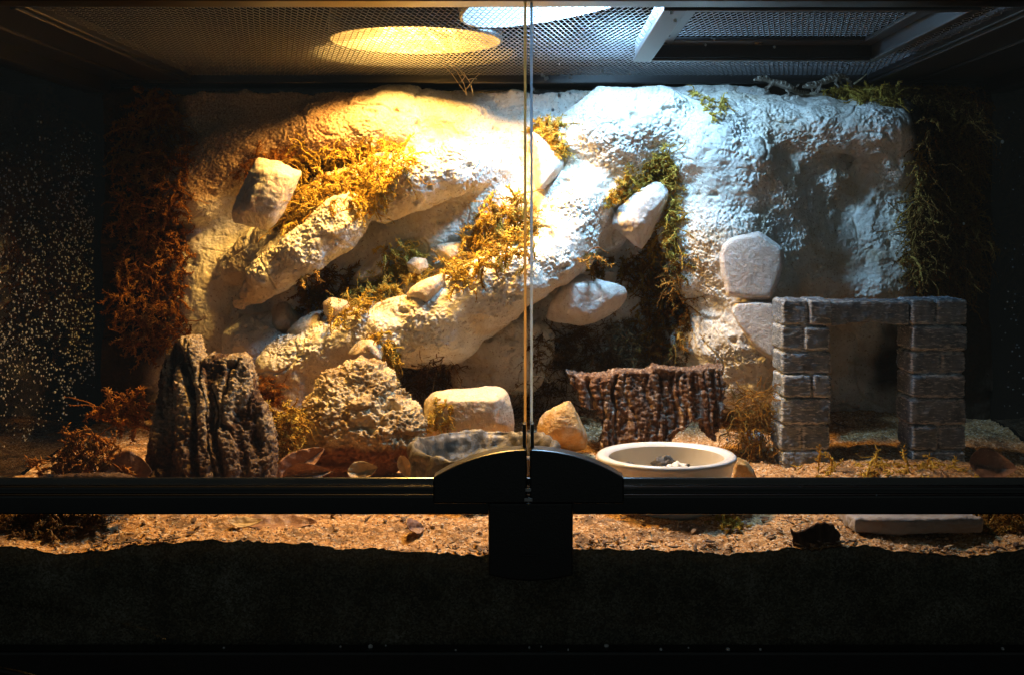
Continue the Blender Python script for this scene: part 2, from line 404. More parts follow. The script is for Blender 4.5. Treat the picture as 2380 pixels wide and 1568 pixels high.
    # glass: thin panes, clear with a mirror reflection by angle
    def pane(nm, tint, ior=1.5, rough=.0):
        m = NM(nm); fr = m.n('ShaderNodeFresnel'); fr.inputs[0].default_value = ior
        t = m.n('ShaderNodeBsdfTransparent'); t.inputs[0].default_value = (*tint, 1); g = m.n('ShaderNodeBsdfGlossy'); g.inputs['Roughness'].default_value = rough
        mx = m.n('ShaderNodeMixShader'); m.l(fr.outputs[0], mx.inputs[0]); m.l(t.outputs[0], mx.inputs[1]); m.l(g.outputs[0], mx.inputs[2]); m.l(mx.outputs[0], m.out.inputs[0]); M[nm] = m.m
        return m
    m = pane('door_glass', (.97, .985, .97)); old = m.out.inputs[0].links[0].from_socket
    df = m.n('ShaderNodeBsdfDiffuse'); df.inputs[0].default_value = (.8, .8, .8, 1); mx = m.n('ShaderNodeMixShader')
    sm = m.math('MULTIPLY', m.step(m.noise(14, 6, .7, 1.5, (1.4, 1, .5)), .40, .75), .024); m.l(m.math('ADD', sm, .002), mx.inputs[0]); m.l(old, mx.inputs[1]); m.l(df.outputs[0], mx.inputs[2]); m.l(mx.outputs[0], m.out.inputs[0])
    pane('glass', (.97, .985, .97)); pane('water', (.93, .94, .90), 1.33)
    def edge(nm, col):
        m = NM(nm); t = m.n('ShaderNodeBsdfTranslucent'); d = m.n('ShaderNodeBsdfDiffuse'); t.inputs[0].default_value = (*col, 1); d.inputs[0].default_value = (*col, 1)
        mx = m.n('ShaderNodeMixShader'); mx.inputs[0].default_value = .92; m.l(d.outputs[0], mx.inputs[1]); m.l(t.outputs[0], mx.inputs[2]); m.l(mx.outputs[0], m.out.inputs[0]); M[nm] = m.m
    edge('edge_amber', (1.0, .74, .38)); edge('edge_blue', (.72, .86, 1.0))  # lamp light caught in the pane edges, put into their colours
    m = NM('droplet'); M['droplet'] = m.pbr((.9, .92, .92), .05, None, .6, trans=.72); m.b.inputs['IOR'].default_value = 1.33
    m = NM('speck'); M['speck'] = m.pbr((.7, .72, .75), .5)
    def lampm(nm, col, st):
        m = NM(nm); e = m.n('ShaderNodeEmission'); e.inputs[0].default_value = (*col, 1); e.inputs[1].default_value = st; m.l(e.outputs[0], m.out.inputs[0]); M[nm] = m.m
    lampm('bulb_warm', (1.0, .53, .115), WARM); lampm('bulb_cool', (.36, .66, 1.0), COOL)
WARM, COOL = 860.0, 430.0
mats()

# ------------------------------------------------------------------ sculpted rock backdrop
def build_backdrop():
    G = Grid((XL - .004, .205, .085), (XR + .004, YB + .004, .4605), .0017)
    sl, X, Y, Z = G.win(G.lo, G.lo + G.h * G.n)
    # base sheet against the back pane
    ax, az = np.meshgrid(G.ax[0], G.ax[2], indexing='ij')
    p2 = np.stack([ax, ax * 0, az], -1)
    ysurf = .418 - .010 * fbm(p2, 9, 4)
    topz = .4525 + .0035 * fbm(np.stack([ax, ax * 0, ax * 0], -1), 30, 3, off=5)
    G.S[:] = np.maximum(np.maximum(ysurf[:, None, :] - Y, Y - (YB - .001)), (Z - topz[:, None, :]))
    K = lambda px, py, Yc, r: (*P(px, py, Yc), r)
    def ch(pts, k=.014, sq=(1, 1, 1)): G.chain([K(*p) for p in pts], k, sq)
    # left wall: sandy slope running up to the middle, bulges below it
    ch([(360, 420, .42, .020), (560, 350, .405, .024), (760, 300, .40, .026), (900, 275, .405, .030)], .02)
    ch([(850, 290, .405, .030), (960, 272, .415, .026), (1090, 275, .42, .026)], .012)
    ch([(980, 350, .412, .020), (1240, 325, .420, .024)], .015)
    ch([(360, 470, .43, .03), (470, 440, .41, .026), (520, 400, .41, .026)], .02); ch([(500, 620, .435, .03), (470, 760, .435, .03)], .02)
    ch([(590, 800, .385, .030), (575, 860, .39, .026)], .008)
    # shelf behind the upper lip
    ch([(560, 620, .405, .020), (640, 560, .395, .022), (760, 480, .385, .026), (900, 425, .382, .026), (1040, 400, .385, .026)], .010)
    # upper lip: a lower bar and an upper bar, parted by a notch
    ch([(562, 702, .345, .010), (625, 645, .332, .017), (705, 592, .326, .021), (785, 528, .330, .024), (815, 500, .345, .020)], .006)
    ch([(600, 640, .372, .016), (700, 570, .365, .020), (800, 500, .362, .020)], .008)
    ch([(890, 478, .345, .015), (915, 455, .338, .020), (965, 425, .335, .026), (1050, 398, .345, .027), (1130, 392, .368, .020), (1210, 385, .395, .014)], .006)
    ch([(930, 440, .365, .022), (1050, 410, .375, .024)], .008)
    # smooth recess wall between the lips
    ch([(700, 690, .415, .03), (860, 600, .405, .03), (1000, 545, .388, .03), (1120, 500, .384, .028), (1230, 470, .388, .03)], .018)
    # lower lip with its blunt end to the right
    ch([(1335, 585, .345, .021), (1280, 608, .333, .024), (1210, 640, .325, .028), (1130, 682, .320, .030), (1010, 748, .318, .033), (920, 775, .320, .031), (850, 785, .322, .026), (770, 815, .326, .026), (690, 850, .330, .030)], .008)
    ch([(1280, 575, .365, .024), (1200, 585, .372, .024), (1080, 650, .368, .024), (960, 705, .362, .024), (860, 735, .362, .022), (740, 785, .362, .024)], .010)
    ch([(960, 800, .325, .024), (1060, 775, .328, .022), (1180, 705, .335, .018)], .008)
    ch([(670, 860, .332, .030), (690, 915, .335, .032), (760, 905, .34, .03)], .012)
    # rock under the lower lip
    ch([(1110, 790, .40, .04), (1190, 800, .395, .04)], .01); ch([(1100, 880, .385, .022), (1200, 860, .38, .026)], .004)
    # right hand mass
    ch([(1330, 340, .385, .034), (1420, 312, .375, .040), (1530, 300, .375, .040)], .010)
    ch([(1290, 420, .385, .03), (1340, 470, .365, .034), (1320, 540, .35, .030)], .010)
    ch([(1440, 330, .375, .040), (1420, 420, .385, .035), (1390, 520, .395, .03)], .012)
    ch([(1590, 320, .370, .034), (1640, 350, .364, .040), (1720, 390, .364, .040), (1780, 450, .372, .036), (1800, 560, .376, .036)], .010)
    ch([(1600, 430, .380, .032), (1610, 520, .374, .032), (1620, 640, .376, .030)], .010)
    ch([(1690, 450, .364, .038), (1690, 560, .362, .040), (1740, 640, .366, .042), (1750, 770, .374, .042), (1750, 860, .380, .038)], .014)
    ch([(1650, 700, .375, .024), (1680, 780, .38, .034), (1700, 880, .385, .034)], .006)
    ch([(1600, 790, .39, .018), (1640, 830, .395, .02)], .004)
    # top shelf and its overhanging lip on the right
    ch([(1500, 270, .40, .028), (1700, 285, .39, .028), (1900, 294, .39, .027), (2080, 298, .39, .027)], .010)
    ch([(1640, 306, .366, .026), (1780, 302, .364, .024), (1900, 304, .360, .022), (2040, 306, .358, .021), (2120, 318, .368, .020)], .008)
    ch([(1820, 320, .368, .022), (1840, 390, .38, .026), (1830, 480, .385, .028)], .010)
    ch([(1900, 380, .39, .026), (1940, 410, .378, .018)], .006); ch([(2040, 330, .375, .03), (2080, 370, .38, .03)], .01)
    ch([(1860, 420, .405, .035), (1890, 640, .397, .036)], .02); ch([(1990, 430, .41, .034), (2010, 660, .40, .034)], .02); ch([(2090, 420, .405, .028), (2090, 640, .40, .028)], .015)
    ch([(1480, 236, .425, .018), (1740, 240, .425, .02)], .01)
    V, Q = G.mesh(); V = relax(V, Q, 1); N = vnormals(V, Q)
    V = V + N * ((0.0042 * fbm(V, 18, 2) + .0018 * fbm(V, 55, 2, off=3.1) - .0016 * np.maximum(ridged(V, 16, 2, off=1.7) - 1.0, 0) * 3) * smooth(.436, .428, V[:, 1]))[:, None]
    V, Q = subdiv(V, Q); V = relax(V, Q, 1); N = vnormals(V, Q)
    front = smooth(.436, .428, V[:, 1])
    patch = fbm(V, 26, 3, off=9.3); gm = smooth(-.35, .12, patch) * np.maximum(smooth(.362, .335, V[:, 1]) * smooth(-.75, -.35, N[:, 2]), .25)
    gm = np.maximum(gm, .9 * smooth(-.13, -.17, V[:, 0]) * smooth(.33, .37, V[:, 2])); gm = np.maximum(gm, .75 * smooth(.17, .24, V[:, 0] + .03 * patch) * smooth(-.1, .3, patch))
    rn = RNG.normal(size=len(V)).astype(f32); m4 = rn[Q].mean(1); rs = np.zeros(len(V)); cn = np.zeros(len(V))
    for i in range(4): rs += np.bincount(Q[:, i], m4, len(V)); cn += np.bincount(Q[:, i], minlength=len(V))
    rs = rs / cn; rs /= rs.std()
    g3 = fbm(V, 120, 3, off=8.1)
    d = (.00014 + .00052 * gm) * np.clip(rs, -2.2, 1.8) + (.0007 + .0004 * gm) * g3
    d -= .0042 * smooth(.5, .75, perlin(V * 75 + 4.4)) + .0022 * smooth(.5, .75, perlin(V * 170 + 1.4)) * (.35 + gm)
    d -= .0030 * crack(perlin(V * 24 + 6.6), .030) * smooth(.0, .4, fbm(V, 17, 2, off=4))
    V = V + N * (d * front)[:, None]
    V[:, 1] = np.minimum(V[:, 1], YB - .0006); V[:, 2] = np.minimum(V[:, 2], .4595)
    V[:, 0] = np.clip(V[:, 0], XL + .0006, XR - .0006)
    wob = .03 * fbm(V, 14, 3)
    sand = smooth(-.13, -.19, V[:, 0] + wob) * smooth(.335, .375, V[:, 2] + .3 * (V[:, 0] + .3) * -1 + wob * .6)
    sand = np.maximum(sand, .8 * smooth(-.335, -.37, V[:, 0] + wob))
    sand = np.maximum(sand, .5 * smooth(.18, .13, V[:, 2] + wob) * smooth(.05, .12, V[:, 0]))
    sand = np.maximum(sand, .9 * smooth(.375, .40, V[:, 0] + wob))
    sand = np.maximum(sand, .35 * smooth(.20, .13, V[:, 2] + wob))
    o = obj('rock_backdrop', V, Q, M['plaster'], attrs={'sand': sand, 'dark': np.maximum(smooth(-.345, -.375, V[:, 0] + wob), smooth(.345, .375, V[:, 0] + wob))})  # dark: shade of both back corners painted into the wall colour
    tag(o, 'white sculpted plaster rock wall with ledges along the back of the tank', 'rock wall')
    return G
G = build_backdrop()

# ------------------------------------------------------------------ sand and soil
_fx = np.array([-40, 0, 130, 300, 450, 580, 700, 900, 1130, 1330, 1500, 1700, 1830, 2000, 2100, 2250, 2380, 3000], float)
_fy = np.array([1262, 1265, 1286, 1268, 1256, 1253, 1264, 1275, 1287, 1274, 1276, 1286, 1276, 1264, 1280, 1292, 1276, 1276], float)
def sand_z(x, y):
    px = CX + x * FP / (.764)
    zf = CAMZ - (np.interp(px, _fx, _fy) - CY) * .764 / FP
    zi = .1125 + .016 * smooth(.27, .42, y) + .0035 * np.sin(x * 21 + 1) * smooth(.0, .2, y)
    q = np.stack([x, x * 0, x * 0], -1); zf = zf + .0017 * fbm(q, 45, 3, .6) + .0008 * perlin(q * 420)
    w = smooth(.0, .06, y)
    return zf * (1 - w) + zi * w
def build_ground():
    h = .0018; xs = np.arange(XL + .001, XR, h); ys = np.arange(.0035, YB, h)
    X, Y = np.meshgrid(xs, ys, indexing='ij'); Z = sand_z(X, Y)
    p = np.stack([X, Y, X * 0], -1)
    w = smooth(.003, .02, Y)
    Z = Z + (.0030 * fbm(p, 28, 3) + .0016 * fbm(p, 110, 3, off=3)) * (.35 + .65 * w) + .0011 * fbm(p, 330, 2, off=8)
    nx, ny = X.shape; V = np.stack([X, Y, Z], -1).reshape(-1, 3)
    i = np.arange(nx - 1)[:, None] * ny + np.arange(ny - 1)[None]
    Q = np.stack([i, i + ny, i + ny + 1, i + 1], -1).reshape(-1, 4)
    tag(obj('sand', V, Q, M['sand']), kind='structure')
    # the bed below it, seen through the front glass
    zt = Z[:, 0] - .0008; rows = 40; t = np.linspace(0, 1, rows)
    Vs = np.stack([np.repeat(xs[:, None], rows, 1), np.full((nx, rows), .0032), zt[:, None] * (1 - t) + .02 * t], -1)
    Vs[:, :, 1] += .0012 * np.maximum(0, fbm(Vs, 90, 3)) + .0001
    i = np.arange(nx - 1)[:, None] * rows + np.arange(rows - 1)[None]
    Q = np.stack([i, i + 1, i + rows + 1, i + rows], -1).reshape(-1, 4)
    tag(obj('soil', Vs.reshape(-1, 3), Q, M['soil']), kind='structure')
build_ground()
def sdf_at(p):
    q = np.round((p - G.lo) / G.h).astype(int); ok = ((q >= 0) & (q < G.n)).all(-1); q = np.clip(q, 0, G.n - 1)
    return np.where(ok, G.S[q[..., 0], q[..., 1], q[..., 2]], 1.0)
def hit(px, py, ymin=.02):
    """first point of the backdrop or the sand on the sight line through a pixel"""
    px = np.atleast_1d(np.asarray(px, float)); py = np.atleast_1d(np.asarray(py, float))
    Ys = np.arange(ymin, .432, .0015)
    d = Ys - CAMY
    p = np.stack([(px[:, None] - CX) * d / FP, np.broadcast_to(Ys, (len(px), len(Ys))), CAMZ - (py[:, None] - CY) * d / FP], -1)
    solid = (sdf_at(p) < 0) | (p[..., 2] < sand_z(p[..., 0], p[..., 1]))
    k = np.where(solid.any(1), solid.argmax(1), len(Ys) - 1)
    return p[np.arange(len(px)), k]

# ------------------------------------------------------------------ stones
_ico = {}
def ico(sub):
    if sub not in _ico:
        bm = bmesh.new(); bmesh.ops.create_icosphere(bm, subdivisions=sub, radius=1)
        _ico[sub] = (np.array([v.co[:] for v in bm.verts]), np.array([[v.index for v in f.verts] for f in bm.faces])); bm.free()
    return _ico[sub]
def stone(outline, Yc, t, mat, label, seed=0, group=None, front=None, p=22, rough=1.0, name='stone', flat=False):
    """faceted block whose silhouette follows the outline (photo pixels at depth Yc), t = half thickness"""
    rg = np.random.default_rng(seed + 100); o = np.array(outline, float); c = o.mean(0); o = c + (o - c) * (1.02 if flat else 1.07); pts = []
    if Yc is None: Yc = hit(*c)[0][1] - .35 * t
    for q in o: pts.append(P(*q, Yc + rg.uniform(-.25, .25) * t))
    for q in (o if flat else o[::2]):
        a = c + (q - c) * (rg.uniform(.84, .93) if flat else rg.uniform(.35, .75)); pts.append(P(*a, Yc - t * rg.uniform(.75, 1.05)))
    for q in o[::2]:
        a = c + (q - c) * rg.uniform(.6, .9); pts.append(P(*a, Yc + t * rg.uniform(.8, 1.05)))
    if front: pts += [P(fx, fy, Yc - t * ft) for fx, fy, ft in front]
    pts = np.array(pts); ctr = pts.mean(0)
    bm = bmesh.new(); vs = [bm.verts.new(v) for v in pts]; bmesh.ops.convex_hull(bm, input=vs)
    n, d = [], []
    for f in bm.faces:
        f.normal_update(); nn = np.array(f.normal); dd = nn @ (np.array(f.verts[0].co) - ctr)
        if dd < 0: nn, dd = -nn, -dd
        if dd > 1e-5: n.append(nn); d.append(dd)
    bm.free(); n = np.array(n); d = np.array(d)
    U, F = ico(6)
    q = np.maximum(U @ n.T / d, 0); r = (q ** p).sum(1) ** (-1 / p)
    size = np.median(r)
    V = ctr + U * r[:, None]
    V = V + U * (size * rough * (.05 * fbm(V, 1.3 / size, 3, off=seed) + (.018 * fbm(V, 5 / size, 3, off=seed + 3) + .020 * (ridged(V, 3.0 / size, 2, off=seed) - .6) * .6 + .008 * fbm(V, 16 / size, 2, off=seed))))[:, None]
    s = obj(name, V, F, M[mat]); return tag(s, label, 'stone', group)
ST = 'pale stones set in the rock ledges'
stone([(600, 370), (640, 375), (698, 400), (690, 430), (662, 468), (650, 505), (625, 533), (590, 524), (545, 516), (540, 490), (563, 440), (575, 408)], .318, .026, 'stone',
      'big blocky tan stone standing on the upper left ledge beside golden moss', 1, ST, front=[(645, 395, 1.0), (640, 490, 1.0), (580, 470, .95), (600, 400, .8)], p=30)
stone([(1238, 308), (1262, 322), (1290, 350), (1311, 376), (1305, 405), (1285, 430), (1255, 449), (1243, 430), (1238, 360)], None, .022, 'stone', 'white wedge shaped stone just right of the door gap under a golden moss tuft', 2, ST)
stone([(1520, 422), (1546, 430), (1554, 455), (1540, 500), (1520, 540), (1492, 582), (1470, 562), (1455, 540), (1424, 525), (1428, 498), (1452, 466)], .352, .024, 'stone', 'upright white stone wrapped in olive moss above the central gully', 3, ST)
stone([(1320, 640), (1350, 638), (1400, 650), (1440, 660), (1459, 685), (1440, 715), (1390, 745), (1350, 756), (1295, 750), (1268, 742), (1275, 715), (1300, 680)], .352, .026, 'stone', 'broad white stone lying below the blunt end of the lower ledge', 4, ST, front=[(1380, 670, .9), (1340, 720, 1.0)])
stone([(1745, 540), (1765, 537), (1790, 560), (1822, 578), (1823, 612), (1802, 650), (1795, 697), (1760, 699), (1720, 693), (1688, 690), (1680, 650), (1670, 610), (1678, 568), (1700, 550)], .318, .011, 'stone', 'flat white slab of stone set above the brick arch corner', 5, ST, rough=.5, p=40, flat=True)
stone([(1708, 702), (1760, 700), (1800, 701), (1812, 770), (1800, 838), (1775, 826), (1755, 810), (1738, 790), (1715, 752), (1699, 726)], .318, .013, 'stone', 'pointed white stone tucked behind the left edge of the brick arch', 6, ST, rough=.5, p=40, flat=True)
stone([(990, 930), (1010, 912), (1060, 905), (1160, 899), (1178, 913), (1191, 960), (1192, 1010), (1150, 1035), (1060, 1040), (1000, 1035), (988, 985)], .272, .022, 'stone_warm', 'oblong cream stone lying on the sand behind the grey water dish', 7, None, front=[(1150, 930, 1.0), (1150, 980, 1.0), (1020, 930, .9)], p=34, rough=.6)
stone([(1248, 1040), (1252, 985), (1262, 962), (1285, 955), (1310, 935), (1325, 931), (1338, 950), (1346, 985), (1364, 1008), (1362, 1045)], .262, .022, 'stone_amber', 'amber pointed stone on the sand left of the dark wood slab', 8, None, front=[(1300, 985, 1.0)])
LE = 'small stones among the moss of the lower ledge'
stone([(808, 822), (828, 795), (860, 785), (888, 798), (898, 832), (872, 862), (830, 860)], None, .020, 'stone_warm', 'rounded cream pebble wedged just above the cork bark', 9, None, p=14)
stone([(942, 686), (965, 660), (1000, 645), (1036, 632), (1031, 665), (1015, 695), (990, 709), (960, 700)], None, .014, 'stone_warm', 'pale lemon shaped stone on the front edge of the lower ledge', 10, LE, p=16)
stone([(1013, 580), (1020, 570), (1055, 565), (1075, 562), (1083, 585), (1075, 605), (1040, 616), (1018, 606)], .343, .012, 'stone_warm', 'small blocky cream stone high on the lower ledge beside the thickest moss', 11, LE)
stone([(822, 642), (850, 610), (885, 589), (902, 600), (896, 640), (860, 656), (830, 656)], .362, .014, 'stone_warm', 'shaded tan stone at the back of the lower ledge left of its golden moss', 12, LE)
stone([(945, 612), (962, 598), (990, 602), (996, 622), (975, 636), (950, 632)], .335, .010, 'stone_warm', 'tiny cream stone half buried in golden moss on the lower ledge', 13, LE)
stone([(750, 705), (770, 690), (810, 700), (824, 716), (792, 736), (765, 746), (752, 726)], .322, .014, 'stone_warm', 'cream pebble crossed by a dry straw on the lower ledge', 14, LE, p=14)
stone([(663, 772), (690, 745), (733, 727), (751, 734), (749, 755), (720, 776), (690, 792), (670, 787)], .330, .014, 'stone_warm', 'long bean shaped pebble at the lower end of the ledge', 15, LE, p=12)
stone([(613, 762), (640, 700), (670, 690), (703, 732), (690, 762), (650, 782), (625, 781)], None, .018, 'stone_warm', 'large dim brown stone in the shaded hollow behind the bean shaped pebble', 16, LE, p=16)
stone([(1706, 1074), (1714, 1062), (1735, 1070), (1752, 1092), (1758, 1112), (1706, 1114)], .155, .010, 'stone_amber', 'small yellow stone on the sand right beside the white bowl', 17)
stone([(1722, 1010), (1750, 995), (1775, 1010), (1782, 1050), (1750, 1065), (1726, 1045)], .31, .014, 'stone', 'pale stone half hidden by moss left of the arch foot', 18)
stone([(401, 684), (412, 683), (420, 690), (417, 700), (404, 698)], None, .006, 'stone', 'tiny white stone chip in the rust coloured moss at left', 19)

# ------------------------------------------------------------------ bark
def poly_sd(X, Z, poly):
    d = np.full(X.shape, 1e9); ins = np.zeros(X.shape, bool); n = len(poly)
    for i in range(n):
        a, b = poly[i], poly[(i + 1) % n]; e = b - a
        wx, wz = X - a[0], Z - a[1]; t = np.clip((wx * e[0] + wz * e[1]) / (e @ e + 1e-12), 0, 1)
        d = np.minimum(d, (wx - t * e[0]) ** 2 + (wz - t * e[1]) ** 2)
        cr = ((a[1] > Z) != (b[1] > Z)) & (X < (b[0] - a[0]) * (Z - a[1]) / (b[1] - a[1] + 1e-12) + a[0]); ins ^= cr
    return np.where(ins, -1, 1) * np.sqrt(d)
def slab_mesh(poly_px, Yc, t, yfun, h=.001, k=.006):
    poly = np.array([[PX(a, Yc), PZ(b, Yc)] for a, b in poly_px])
    lo, hi = poly.min(0) - .008, poly.max(0) + .008
    xs = np.arange(lo[0], hi[0], h); zs = np.arange(lo[1], hi[1], h); X, Z = np.meshgrid(xs, zs, indexing='ij')
    d2 = poly_sd(X, Z, poly); yc = yfun(X, Z, d2)
    g = Grid((lo[0], yc.min() - t - .008, lo[1]), (hi[0], yc.max() + t + .008, hi[1]), h)
    X3 = g.ax[1][None, :, None]
    nx, nz = g.n[0], g.n[2]; XX, ZZ = np.meshgrid(g.ax[0], g.ax[2], indexing='ij'); d2 = poly_sd(XX, ZZ, poly); yc = yfun(XX, ZZ, d2)
    a = np.broadcast_to(d2[:, None, :], g.n); b = np.abs(X3 - yc[:, None, :]) - t
    hh = np.clip(.5 - .5 * (b - a) / k, 0, 1)
    g.S[:] = b * (1 - hh) + a * hh + k * hh * (1 - hh)
    V, Q = g.mesh(); return V, Q, vnormals(V, Q), poly
def pine_bark():
    pl = [(325, 1150), (333, 1000), (322, 900), (338, 832), (368, 800), (412, 797), (428, 838), (440, 846), (455, 836), (500, 840), (530, 836), (546, 850), (560, 882), (576, 932), (600, 962), (616, 1002), (632, 1062), (636, 1150)]
    Y0 = .112
    cx = PX(480, Y0)
    V, Q, N, p = slab_mesh(pl, Y0, .010, lambda X, Z, d: Y0 - .020 * (1 - ((X - cx) / .055) ** 2) + (Z - .11) * .62, .0009)
    u = V[:, 0] + (V[:, 2] - .11) * .30; q = np.stack([u * 1.0, V[:, 1] * .08, V[:, 2] * .14], -1)
    w = q + .0030 * np.stack([fbm(V, 34, 2), V[:, 0] * 0, V[:, 0] * 0], -1)
    c1 = perlin(w * 46 + 2.0); c2 = perlin(w * [105, 75, 150] + 7.0); c3 = perlin(V * [60, 60, 120] + 3.0)
    plates = 1 - np.clip(crack(c1, .11) + .7 * crack(c2, .09), 0, 1)
    lay = fbm(V * [1, 1, .7], 55, 3, off=11) * 2.6; lay = (np.floor(lay) + smooth(.38, .62, lay - np.floor(lay))) / 2.6
    e = poly_sd(V[:, 0], V[:, 2], p); ew = smooth(.002, -.006, e)
    d = ew * (.0066 * plates - .0048 + .0030 * lay - .0016 * crack(c3, .08)) + .0011 * fbm(V, 190, 2) + .0009 * fbm(V * [1, 1, 2.2], 400, 2)
    d = d + .00045 * speck(V, Q, 2); V = V + N * d[:, None]
    top = np.clip(smooth(.145, .185, V[:, 2]) * 1.0 + .12, 0, 1)
    tag(obj('pine_bark', V, Q, M['pine_bark'], attrs={'plate': plates, 'top': top}), 'tall dark piece of furrowed pine bark with pale flakes, standing front left', 'bark')
pine_bark()
def cork_bark():
    pl = [(690, 1100), (684, 1020), (700, 970), (720, 920), (738, 892), (760, 870), (790, 862), (803, 845), (840, 835), (882, 848), (914, 868), (924, 905), (950, 922), (975, 950), (992, 978), (980, 1020), (965, 1050), (930, 1085), (870, 1100), (780, 1100)]
    Y0 = .235; cx = PX(830, Y0); z0 = PZ(1100, Y0)
    def yf(X, Z, d): return Y0 - .030 * np.sqrt(np.clip(-d / .045, 0, 1)) - .025 * (1 - np.clip((Z - z0) / .09, 0, 1)) + .012
    V, Q, N, p = slab_mesh(pl, Y0, .011, yf, .0009)
    ang = np.stack([V[:, 0] * .5 + .25 * (V[:, 2] - z0), V[:, 1] * .6, V[:, 2] * 1.1 - 3.2 * (V[:, 0] - cx) ** 2 * 4], -1)
    w = ang + .016 * np.stack([fbm(V, 34, 3), V[:, 0] * 0, fbm(V, 38, 3, off=5)], -1)
    c1 = perlin(w * [34, 34, 62] + 4.0); c2 = perlin(w * [60, 60, 130] + 9.0); c3 = perlin(V * 110 + 3.0); hole = smooth(.30, .55, perlin(w * [36, 36, 52] + 3.3))
    md = smooth(-.3, .4, fbm(V, 40, 2, off=21))
    lay = fbm(V * [1, 1, 1.5], 42, 3, off=15) * 2.4; lay = (np.floor(lay) + smooth(.3, .7, lay - np.floor(lay))) / 2.4
    d = .0046 * fbm(V, 26, 2, off=2) + .0034 * lay - .0024 * md * crack(c1, .06) - .0016 * (1 - md) * crack(c2, .07) - .0012 * crack(c3, .08) - .0060 * hole + .0020 * fbm(V, 120, 3) + .0013 * fbm(V, 330, 2)
    d = d + .00050 * speck(V, Q, 3); V = V + N * d[:, None]
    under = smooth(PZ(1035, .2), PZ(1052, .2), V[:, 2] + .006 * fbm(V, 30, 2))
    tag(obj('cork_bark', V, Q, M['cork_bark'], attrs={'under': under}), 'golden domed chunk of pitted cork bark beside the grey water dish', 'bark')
cork_bark()
def slab_bark():
    pl = [(1314, 862), (1345, 868), (1400, 868), (1440, 856), (1500, 858), (1512, 847), (1600, 856), (1640, 850), (1678, 847), (1683, 880), (1674, 990), (1655, 1012), (1632, 1000), (1606, 968), (1575, 1000), (1535, 1050), (1470, 1060), (1402, 1050), (1386, 970), (1352, 935), (1332, 900)]
    Y0 = .298; cx = PX(1510, Y0)
    V, Q, N, p = slab_mesh(pl, Y0, .016, lambda X, Z, d: Y0 - .014 * (1 - ((X - cx) / .08) ** 2) + (Z - .16) * .20, .0009, .004)
    side = 1 - smooth(.6, .9, np.abs(N[:, 2]))
    q = np.stack([V[:, 0], V[:, 1] * .10, V[:, 2] * .13], -1) + .004 * np.stack([fbm(V, 30, 2), V[:, 0] * 0, V[:, 0] * 0], -1)
    c1 = perlin(q * 52 + 1.0); c2 = perlin(q * 118 + 6.0); bead = fbm(V * [.7, 1, 1.6], 260, 2)
    d = side * (.0042 * fbm(q, 38, 2, off=4) - .0075 * crack(c1, .13) - .0034 * crack(c2, .16) + .0016 * bead) + .0016 * fbm(V * [1, 1, 1.5], 150, 3)
    brk = smooth(.1, .35, fbm(V, 26, 2, off=3)) * smooth(PZ(930, .29), PZ(1000, .29), V[:, 2]); d -= .008 * brk
    d = d + .00045 * speck(V, Q, 4)
    V = V + N * d[:, None]
    tag(obj('wood_slab', V, Q, M['slab_bark']), 'dark reddish bark slab with deep upright grooves behind the white bowl', 'bark')
slab_bark()
def bark_strip(name, poly, Yc, t, mat, label, cat='bark', lean=0.0, attrs=None):
    V, Q, N, p = slab_mesh(poly, Yc, t, lambda X, Z, d: Yc + lean * (Z - PZ(np.mean([q[1] for q in poly]), Yc)), .0012, .003)
    V = V + N * (.0014 * fbm(V, 90, 3) + .0008 * fbm(V, 300, 2))[:, None]
    return tag(obj(name, V, Q, M[mat], attrs={k: np.full(len(V), v) for k, v in (attrs or {}).items()}), label, cat)
bark_strip('bark_strip', [(560, 935), (620, 945), (700, 962), (712, 990), (640, 980), (570, 962)], .24, .006, 'pine_bark', 'dark bark strip lying between the pine bark and the cork bark', attrs={'plate': .4, 'top': .2})
bark_strip('bark_scrap', [(85, 1120), (95, 1103), (170, 1100), (240, 1098), (310, 1106), (330, 1135), (90, 1140)], .05, .006, 'pine_bark', 'low dark bark scrap under the rust moss at far left', attrs={'plate': .3, 'top': .0})
bark_strip('charcoal_chip', [(712, 402), (735, 392), (762, 400), (760, 425), (735, 432), (715, 420)], hit(738, 412)[0][1] - .012, .004, 'char', 'small black charcoal chip among golden moss on the upper ledge', 'chip')

